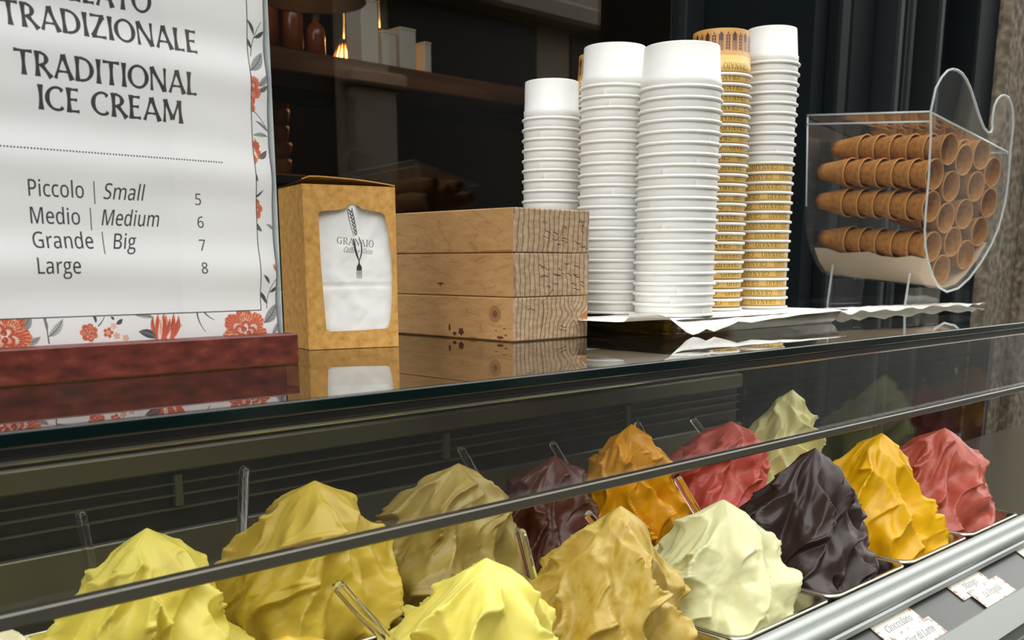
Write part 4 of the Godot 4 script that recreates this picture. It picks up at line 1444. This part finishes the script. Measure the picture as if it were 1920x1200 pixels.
# ------------------------------------------------------------------ paper cups, stacked upside down
func cup_meshes(rim: float, foot: float, h: float) -> Array:
	var wr := rim - 0.0030
	var th := 0.0004
	var ys := h * 0.27
	var rs := lerpf(wr, foot, ys / h)
	var prof := [Vector2(wr, 0.0016), Vector2(rs + 0.0012, ys - 0.0006), Vector2(rs + 0.0001, ys + 0.0003), Vector2(foot, h - 0.0012), Vector2(foot - 0.0002, h - 0.0003), Vector2(foot - 0.0008, h), Vector2(foot - 0.0014, h - 0.0006), Vector2(foot - 0.0016, h - 0.005), Vector2(0.0002, h - 0.0052), Vector2(0.0002, h - 0.0056), Vector2(foot - 0.0012, h - 0.0056), Vector2(rs - th, ys), Vector2(wr - th, 0.0016), Vector2(wr, 0.0016)]
	var body := lathe(prof, 56, h)
	var ring := []
	for k in 11:
		var a := -TAU * k / 10.0 + PI
		ring.append(Vector2(rim - 0.0016 - cos(a) * 0.0018, 0.0018 - sin(a) * 0.0018 * 1.0))
	ring.reverse()
	return [body, lathe(ring, 56)]

func build_cups():
	# place by pixel and depth, rim radius, foot radius, cup height, how many, white from the top, group, words for the stack
	var S := [
		[1262, 584, 1.210, 0.0485, 0.0425, 0.0490, 22, 99, "wide white stack at the tray corner", 0.0, 0.01190],
		[1143, 580, 1.265, 0.0418, 0.0366, 0.0485, 22, 99, "white stack beside the timber block", 0.0, 0.01244],
		[1031, 577, 1.310, 0.0368, 0.0332, 0.0470, 20, 99, "white stack behind the timber block", 0.0, 0.01220],
		[1332, 580, 1.360, 0.0412, 0.0356, 0.0560, 25, 0, "gold stack beside the wide white one", 0.3, 0.01206],
		[1422, 572, 1.420, 0.0392, 0.0325, 0.0470, 26, 11, "half white stack beside the cone dispenser", 0.9, 0.01263],
		[1124, 560, 1.440, 0.0392, 0.0336, 0.0560, 24, 0, "gold stack behind two white ones", 1.7, 0.01210],
		[1236, 572, 1.300, 0.0385, 0.0330, 0.0560, 22, 0, "gold stack behind the wide white one", 2.2, 0.01230],
	]
	var rng := RandomNumberGenerator.new()
	rng.seed = 4
	for s in S:
		var p := at_depth(s[0], s[1], s[2])
		var ms := cup_meshes(s[3], s[4], s[5])
		var n: int = s[6]
		var pitch: float = s[10]
		var proto: Node3D
		var dx := 0.0
		var dz := 0.0
		for k in n:
			var from_top := n - 1 - k
			var white: bool = from_top < s[7]
			dx = clampf(dx + rng.randf_range(-0.0002, 0.0002), -0.0004, 0.0004)
			dz = clampf(dz + rng.randf_range(-0.0002, 0.0002), -0.0004, 0.0004)
			var label := "%s paper cup, %s, %s" % ["white" if white else "gold-printed", ORD[from_top], s[8]]
			var c := thing("paper_cup", label, "paper cup", W(p.x + dx, 0.0202 + k * pitch, p.z + dz), rng.randf_range(0.0, TAU) if k < n - 1 else 0.9 + s[9], "paper cups in the " + s[8])
			part("body", ms[0], M.cup if white else M.gold_cup, c)
			part("rim", ms[1], M.rim, c)

# ------------------------------------------------------------------ cone dispenser
func build_cone_dispenser():
	var p0 := Vector3(1.945, 0.029, -0.806)
	var e1 := Vector3(0.9887, 0, 0.1499)
	var ax := Vector3(0.1493, 0.0872, -0.9850)
	var up := e1.cross(ax) * -1.0
	if up.y < 0: up = -up
	var frame := Transform3D(Basis(e1, up, -ax), W(p0.x, p0.y, p0.z))
	var root := thing("cone_dispenser", "clear acrylic cone dispenser with two rounded ears on its front plate", "dispenser")
	root.transform = frame
	var L := 0.265
	var ears := PackedVector2Array()
	for q in [[-0.110, 0.140], [-0.118, 0.20], [-0.132, 0.27], [-0.143, 0.309], [-0.139, 0.346], [-0.127, 0.364], [-0.113, 0.376], [-0.099, 0.380], [-0.083, 0.380], [-0.067, 0.376], [-0.050, 0.367], [-0.032, 0.353], [-0.012, 0.333], [0.010, 0.311], [0.030, 0.294], [0.046, 0.287], [0.056, 0.288], [0.0585, 0.296], [0.054, 0.304], [0.052, 0.318], [0.052, 0.333], [0.058, 0.345], [0.068, 0.352], [0.080, 0.354], [0.094, 0.351], [0.108, 0.341], [0.120, 0.325], [0.128, 0.300], [0.134, 0.258], [0.144, 0.21], [0.148, 0.167], [0.141, 0.122], [0.126, 0.088], [0.101, 0.055], [0.068, 0.024], [0.036, 0.006], [0.0, 0.0], [-0.030, 0.009], [-0.056, 0.030], [-0.078, 0.056], [-0.094, 0.082], [-0.104, 0.110]]:
		ears.append(Vector2(q[0], q[1]))
	part("front_plate", extrude(ears, -0.002, 0.002), M.plate, root)
	# polished rim of the plate
	var path := []
	for k in ears.size() + 1: path.append(Vector3(ears[k % ears.size()].x, ears[k % ears.size()].y, 0.0))
	var plate: Node = root.get_node("front_plate")
	part("plate_edge", sheet(tube_rows(path, filled(path.size(), 0.0021), 8)), M.acrylic_edge, plate)
	# trough, U-shaped in section
	var u := [[-0.138, 0.303], [-0.128, 0.262], [-0.114, 0.20], [-0.107, 0.14], [-0.101, 0.110], [-0.091, 0.083], [-0.075, 0.057], [-0.054, 0.032], [-0.029, 0.012], [0.0, 0.004], [0.035, 0.010], [0.066, 0.028], [0.098, 0.058], [0.122, 0.090], [0.137, 0.123], [0.144, 0.167], [0.140, 0.21], [0.131, 0.252]]
	var rows := []
	for j in 2:
		var r := PackedVector3Array()
		for q in u: r.append(Vector3(q[0], q[1], -0.003 - (L - 0.006) * j))
		rows.append(r)
	part("trough", sheet(rows), M.acrylic, root)
	var back := PackedVector2Array()
	for q in u: back.append(Vector2(q[0], q[1]))
	part("rear_plate", extrude(back, -L - 0.003, -L), M.acrylic, root)
	var dlid := part("lid", loft_slab(Vector3(-0.139, 0.305, -0.003), Vector3(0.131, 0.255, -0.003), L - 0.004, 0.003), M.acrylic, root)
	for a in [[Vector3(-0.139, 0.308, -0.003), Vector3(-0.139, 0.308, -L)], [Vector3(-0.139, 0.308, -0.004), Vector3(0.131, 0.258, -0.004)], [Vector3(-0.136, 0.292, -0.003), Vector3(-0.136, 0.292, -L)], [Vector3(-0.137, 0.305, -L), Vector3(-0.107, 0.14, -L)], [Vector3(0.131, 0.256, -0.003), Vector3(0.131, 0.256, -L)]]:
		part("seam", tube([a[0], a[1]], [0.0016, 0.0016], 8), M.acrylic_edge, dlid)
	# paper liner in the bottom of the trough
	rows = []
	for j in 9:
		var r := PackedVector3Array()
		for k in range(6, 14):
			var q: Array = u[k]
			var inward := Vector2(0.01, 0.15) - Vector2(q[0], q[1])
			var w: Vector2 = Vector2(q[0], q[1]) + inward.normalized() * 0.003
			if k == 6: w.y += 0.004 * sin(j * 1.9)
			r.append(Vector3(w.x, w.y, -0.006 - (L - 0.012) * j / 8.0))
		rows.append(r)
	part("paper_liner", sheet(rows), M.liner, root)
	# clear feet
	for f in [-0.05, -0.225]:
		var h := 0.029 + 0.0872 * absf(f) + 0.006
		var ft := part("foot", box(Vector3(-0.05, 0.0055 - h, f - 0.002), Vector3(0.06, 0.002, f + 0.002), 0.0005), M.acrylic, root)
		part("foot_edge", box(Vector3(-0.0525, 0.0055 - h, f - 0.002), Vector3(-0.0502, 0.030, f + 0.002), 0.0005), M.acrylic_edge, ft)
	# cones: pixel of each mouth behind the front plate
	var inv := frame.affine_inverse()
	var mouths := []
	for m in [[1749, 327], [1743, 392], [1749, 455], [1781, 300], [1816, 325], [1845, 330], [1867, 332], [1790, 360], [1832, 380], [1860, 388], [1774, 405], [1806, 420], [1840, 440], [1790, 465], [1825, 475], [1772, 502]]:
		var d := ray(m[0], m[1])
		var o := Vector3(0, EYE, 0)
		var pl := p0 + ax * 0.012
		var t: float = (pl - o).dot(ax) / d.dot(ax)
		var w := inv * (o + d * t + Vector3(0, TOP, 0))
		mouths.append(Vector2(w.x, w.y))
	var R := 0.0275
	for it in 60:
		for i in mouths.size():
			for j in range(i + 1, mouths.size()):
				var dd: Vector2 = mouths[j] - mouths[i]
				var l := dd.length()
				if l < R * 2.03:
					var q := dd / l * (R * 2.03 - l) * 0.5
					mouths[i] -= q
					mouths[j] += q
		for i in mouths.size():
			# keep inside the trough and its liner
			var v: Vector2 = mouths[i]
			for k in u.size() - 1:
				var a := Vector2(u[k][0], u[k][1])
				var b := Vector2(u[k + 1][0], u[k + 1][1])
				var nn := Vector2(-(b - a).y, (b - a).x).normalized()
				var dist := (v - a).dot(nn)
				var al := (v - a).dot((b - a).normalized())
				if al > -0.01 and al < (b - a).length() + 0.01 and dist < R + 0.004: v += nn * (R + 0.004 - dist)
			mouths[i] = v
	var cone := cone_mesh(R)
	var ORDW := ["mouth against the front plate", "second from the front plate", "third from the front plate", "fourth from the front plate", "fifth from the front plate", "sixth from the front plate", "seventh from the front plate"]
	for i in mouths.size():
		var v: Vector2 = mouths[i]
		var side := v.x < -0.045
		var topmost := v.y > 0.2
		var n := 6 if side or topmost else 2
		for k in n:
			var c := thing("wafer_cone", "golden brown wafer cone nested in the acrylic dispenser, %s" % ORDW[k], "ice cream cone", Vector3.ZERO, 0.0, "wafer cones in the dispenser, " + ORDW[k])
			c.transform = frame * Transform3D(Basis(Vector3(0, 0, 1), i * 1.3 + k * 0.7), Vector3(v.x, v.y, -0.012 - k * 0.0350))
			part("body", cone[0], M.cone, c)
			part("mouth_rim", cone[1], M.cone_rim, c)

func filled(n: int, v: float) -> Array:
	var a := []
	a.resize(n)
	a.fill(v)
	return a
func loft_slab(a: Vector3, b: Vector3, depth: float, th: float) -> ArrayMesh:
	var st := new_st()
	var up := Vector3(0, th, 0)
	var bk := Vector3(0, 0, -depth)
	quad(st, a + up, b + up, b + up + bk, a + up + bk)
	quad(st, a, a + bk, b + bk, b)
	quad(st, a, b, b + up, a + up)
	quad(st, b + bk, a + bk, a + up + bk, b + up + bk)
	quad(st, a + bk, a, a + up, a + up + bk)
	quad(st, b, b + bk, b + up + bk, b + up)
	return commit(st)
# wafer cone pointing to -z, mouth at z = 0, with a raised band and slanting ribs
func cone_mesh(R: float) -> Array:
	var rows := []
	var seg := 40
	var len := 0.070
	var zs := [0.0, 0.002, 0.026, 0.028, 0.036, 0.044, 0.054, len]
	for z in zs:
		var r = R * (1.0 - 0.46 * z / len)
		if z > 0.027: r -= 0.0007
		var row := PackedVector3Array()
		for i in seg + 1:
			var a := TAU * i / seg
			var rr = r
			if z > 0.03: rr += 0.0005 * sin(a * 14.0 + z * 300.0)
			row.append(Vector3(cos(a) * rr, sin(a) * rr, -z))
		rows.append(row)
	for z in [len - 0.002, 0.045, 0.002, 0.0]:
		var r: float = R * (1.0 - 0.46 * z / len) - 0.0018
		var row := PackedVector3Array()
		for i in seg + 1:
			var a := TAU * i / seg
			row.append(Vector3(cos(a) * r, sin(a) * r, -z))
		rows.append(row)
	var ring := []
	for i in 33: ring.append(Vector3(cos(TAU * i / 32.0), sin(TAU * i / 32.0), 0) * (R - 0.0008))
	return [sheet(rows, [], [], true), sheet(tube_rows(ring, filled(33, 0.0011), 8))]

# ------------------------------------------------------------------ flavour cards
func card_picture(text: String, wide: float, sd: int) -> Image:
	var img := picture(384, 160, c8(216, 212, 200))
	var rng := RandomNumberGenerator.new()
	rng.seed = sd
	for k in 26:
		var edge := rng.randi() % 4
		var p := Vector2(rng.randf() * 384, rng.randf() * 160)
		if edge == 0: p.x = rng.randf_range(0, 20)
		elif edge == 1: p.x = rng.randf_range(364, 384)
		elif edge == 2: p.y = rng.randf_range(0, 16)
		else: p.y = rng.randf_range(144, 160)
		small_flower(img, p, rng.randf_range(6, 14), c8(176, 128, 92) if k % 3 else c8(150, 140, 126), rng.randf() * 3.0)
	if text: write(img, text, Vector2(192.0 - wide / 2.0, 100), Vector2(192.0 + wide / 2.0, 100), 66, c8(50, 62, 66), "Droid Serif", 0.28)
	return img

func build_tags():
	# the slot slopes from (z -0.434, y -0.277) to (z -0.391, y -0.300)
	var dn := Vector3(0, -0.023, 0.043).normalized()
	var nrm := Vector3(0, 0.043, 0.023).normalized()
	var B := Basis(Vector3.RIGHT, dn * -1.0, nrm)
	var mesh_w := 0.088
	# text, pixel of its middle, width of the words, layer
	var L := [["Cioccolato", 1683, 1172, 0.058, 1], ["Fior di Latte", 1724, 1194, 0.062, 2], ["Mango", 1817, 1097, 0.036, 3], ["La Fragola", 1858, 1111, 0.048, 4], ["", 1935, 1028, 0.0, 5]]
	for t in L:
		var m := mat(Color.WHITE, 0.5)
		m.albedo_texture = tex(card_picture(t[0], t[3] / mesh_w * 384.0, t[4]))
		var st := new_st()
		var hw := mesh_w / 2.0
		var hh := 0.0135
		quad(st, Vector3(-hw, -hh, 0.0006), Vector3(hw, -hh, 0.0006), Vector3(hw, hh, 0.0006), Vector3(-hw, hh, 0.0006))
		quad(st, Vector3(hw, -hh, 0), Vector3(-hw, -hh, 0), Vector3(-hw, hh, 0), Vector3(hw, hh, 0))
		quad(st, Vector3(-hw, -hh, 0), Vector3(hw, -hh, 0), Vector3(hw, -hh, 0.0006), Vector3(-hw, -hh, 0.0006), Vector2(0, 1), Vector2(0.02, 1), Vector2(0.02, 0.99), Vector2(0, 0.99))
		quad(st, Vector3(-hw, hh, 0.0006), Vector3(hw, hh, 0.0006), Vector3(hw, hh, 0), Vector3(-hw, hh, 0), Vector2(0, 0.01), Vector2(0.02, 0.01), Vector2(0.02, 0), Vector2(0, 0))
		var words = "with no name in view" if t[0] == "" else "reading " + t[0]
		var o := solo("flavour_card", commit(st), m, "small white flavour card with brown sprigs in the steel slot, %s" % words, "card", Vector3.ZERO, "flavour cards in the slot")
		var org := Vector3(0, -0.277, -0.434)
		var rd := ray(t[1], t[2])
		var hitp: Vector3 = rd * ((org - Vector3(0, EYE, 0)).dot(nrm) / rd.dot(nrm)) + Vector3(0, EYE + TOP, 0)
		var at: Vector3 = hitp + nrm * (0.0009 if t[4] % 2 == 1 else 0.0018)
		o.transform = Transform3D(B, at)

# ------------------------------------------------------------------ things inside the shop
func build_shop_contents():
	# long wooden shelf with bottles and books
	var zs := -2.6
	var a := on_z(690, 115, zs)
	var ysh := a.y
	var sh := thing("wall_shelf", "long brown wooden shelf behind the shop window", "shelf", W(1.9, ysh - 0.1, zs))
	part("board", box(Vector3(-0.62, 0.04, -0.3), Vector3(1.0, 0.1, 0.0), 0.004), M.shop_wood, sh)
	part("rear_batten", box(Vector3(-0.62, 0.0, -0.3), Vector3(1.0, 0.039, -0.27), 0.002), M.matte_black, sh)
	var amber := mat(c8(120, 60, 24), 0.2)
	var green := mat(c8(50, 62, 34), 0.2)
	var white := mat(c8(200, 196, 180), 0.6)
	var words := ["slim amber", "tall amber", "squat copper", "dark green", "small amber", "narrow copper"]
	var i := 0
	for b in [[0.50, 0.030, 0.20], [0.41, 0.036, 0.24], [0.32, 0.045, 0.17], [0.22, 0.032, 0.26], [0.58, 0.028, 0.14], [0.13, 0.03, 0.2]]:
		var pos := W(1.9 - 0.62 + b[0], ysh + 0.0004, zs - 0.12)
		var bt := thing("bottle", "%s bottle standing on the wooden shelf" % words[i], "bottle", pos, 0.0, "bottles on the shelf")
		var r: float = b[1]
		var h: float = b[2]
		part("body", lathe([Vector2(0.0005, 0), Vector2(r, 0.0), Vector2(r, h * 0.6), Vector2(r * 0.85, h * 0.7), Vector2(r * 0.35, h * 0.8), Vector2(r * 0.33, h), Vector2(0.0005, h)], 24), green if i == 3 else amber, bt)
		part("cap", lathe([Vector2(r * 0.4, h - 0.02), Vector2(r * 0.4, h + 0.008), Vector2(0.0005, h + 0.008)], 20), M.black, bt)
		i += 1
	for b in [[0.72, 0.07, 0.19, "tall pale box"], [0.80, 0.06, 0.11, "short grey carton"], [0.87, 0.07, 0.13, "cream cardboard box"], [0.97, 0.03, 0.10, "narrow ochre packet"]]:
		var bx := thing("carton", "%s standing on the wooden shelf" % b[3], "box", W(1.9 - 0.62 + b[0], ysh + 0.0004, zs - 0.12), 0.0, "boxes on the shelf")
		part("body", box(Vector3(0, 0, -0.04), Vector3(b[1] * 0.92, b[2], 0.04), 0.002), white, bx)
		part("lid", box(Vector3(-0.001, b[2], -0.041), Vector3(b[1] * 0.92 + 0.001, b[2] + 0.008, 0.041), 0.002), white, bx)
	# pendant lamps with small warm bulbs
	var glow := mat(c8(255, 190, 90), 0.4)
	glow.emission_enabled = true
	glow.emission = c8(255, 176, 84)
	glow.emission_energy_multiplier = 3.0
	var basket := mat(c8(122, 78, 30), 0.7)
	var nm := ["small", "large"]
	i = 0
	for l in [[645, 75, 0.05], [712, 55, 0.06]]:
		var p := on_z(l[0], l[1], -3.2)
		var lamp := thing("pendant_lamp", "%s amber ribbed pendant lamp hanging inside the shop" % nm[i], "lamp", W(p.x, p.y - 0.2, p.z))
		var r: float = l[2]
		part("cord", tube([Vector3(0, 0.2, 0), Vector3(0, 3.0 - p.y - TOP + 0.2, 0)], [0.003, 0.003], 8), M.black, lamp)
		for k in 14:
			var an := TAU * k / 14.0
			var path := []
			for s in 9:
				var f := s / 8.0
				path.append(Vector3(cos(an), 0, sin(an)) * r * (0.25 + 0.75 * sin(PI * 0.5 * minf(1.0, (1.0 - f) * 1.6))) + Vector3(0, f * 0.2, 0))
			part("rib", tube(path, filled(9, 0.004), 6), basket, lamp)
		part("bulb", lathe([Vector2(0.0005, 0.10), Vector2(0.014, 0.11), Vector2(0.018, 0.13), Vector2(0.012, 0.155), Vector2(0.006, 0.17), Vector2(0.0005, 0.171)], 16), glow, lamp)
		var o := OmniLight3D.new()
		o.name = "lamp_light"
		o.light_color = c8(255, 184, 100)
		o.light_energy = 0.15
		o.light_size = 0.02
		o.omni_range = 8.0
		o.shadow_enabled = true
		lamp.add_child(o)
		o.position = Vector3(0, 0.13, 0)
		i += 1
	# wide lamp shade high up
	var q := on_z(590, 5, -2.4)
	var shade := thing("ceiling_lamp", "wide round brown lamp shade high behind the window", "lamp", W(q.x, q.y, q.z))
	part("shade", lathe([Vector2(0.13, 0.0), Vector2(0.135, 0.004), Vector2(0.12, 0.09), Vector2(0.10, 0.10), Vector2(0.115, 0.085), Vector2(0.128, 0.004), Vector2(0.13, 0.0)], 40), basket, shade)
	part("rod", tube([Vector3(0, 0.02, 0), Vector3(0, 3.0 - q.y - TOP, 0)], [0.005, 0.005], 8), M.black, shade)
	part("spoke", cbox(Vector3(0.24, 0.006, 0.006)), M.black, shade, Vector3(0, 0.085, 0))
	# tall pile of brown baskets on a dark stand
	var t := on_z(530, 330, -3.0)
	var top := on_z(530, 80, -3.0)
	var wick := mat(c8(104, 64, 28), 0.8)
	var stand := thing("plinth", "dark plinth under the pile of brown baskets", "plinth", Vector3(t.x, 0.05, t.z))
	part("column", box(Vector3(-0.06, 0, -0.06), Vector3(0.06, t.y + TOP - 0.08, 0.06), 0.004), M.matte_black, stand)
	part("slab", box(Vector3(-0.08, t.y + TOP - 0.08, -0.08), Vector3(0.08, t.y + TOP - 0.05, 0.08), 0.004), M.matte_black, stand)
	var n := int((top.y - t.y) / 0.052)
	for k in n:
		var r := 0.030 + 0.004 * sin(k * 2.1)
		var bk := thing("basket", "round brown basket, %s, in the pile behind the window" % ORD[n - 1 - k], "basket", Vector3(t.x, t.y + TOP + k * 0.052, t.z), k * 0.4, "pile of round baskets")
		part("bowl", lathe([Vector2(0.0005, 0.0), Vector2(r * 0.8, 0.0), Vector2(r, 0.035), Vector2(r * 1.04, 0.051), Vector2(r * 0.96, 0.051), Vector2(r * 0.9, 0.035), Vector2(r * 0.7, 0.004), Vector2(0.0005, 0.004)], 24), wick, bk)
		part("band", lathe([Vector2(r * 1.0, 0.036), Vector2(r * 1.06, 0.039), Vector2(r * 1.06, 0.043), Vector2(r * 1.0, 0.046)], 24), wick, bk)
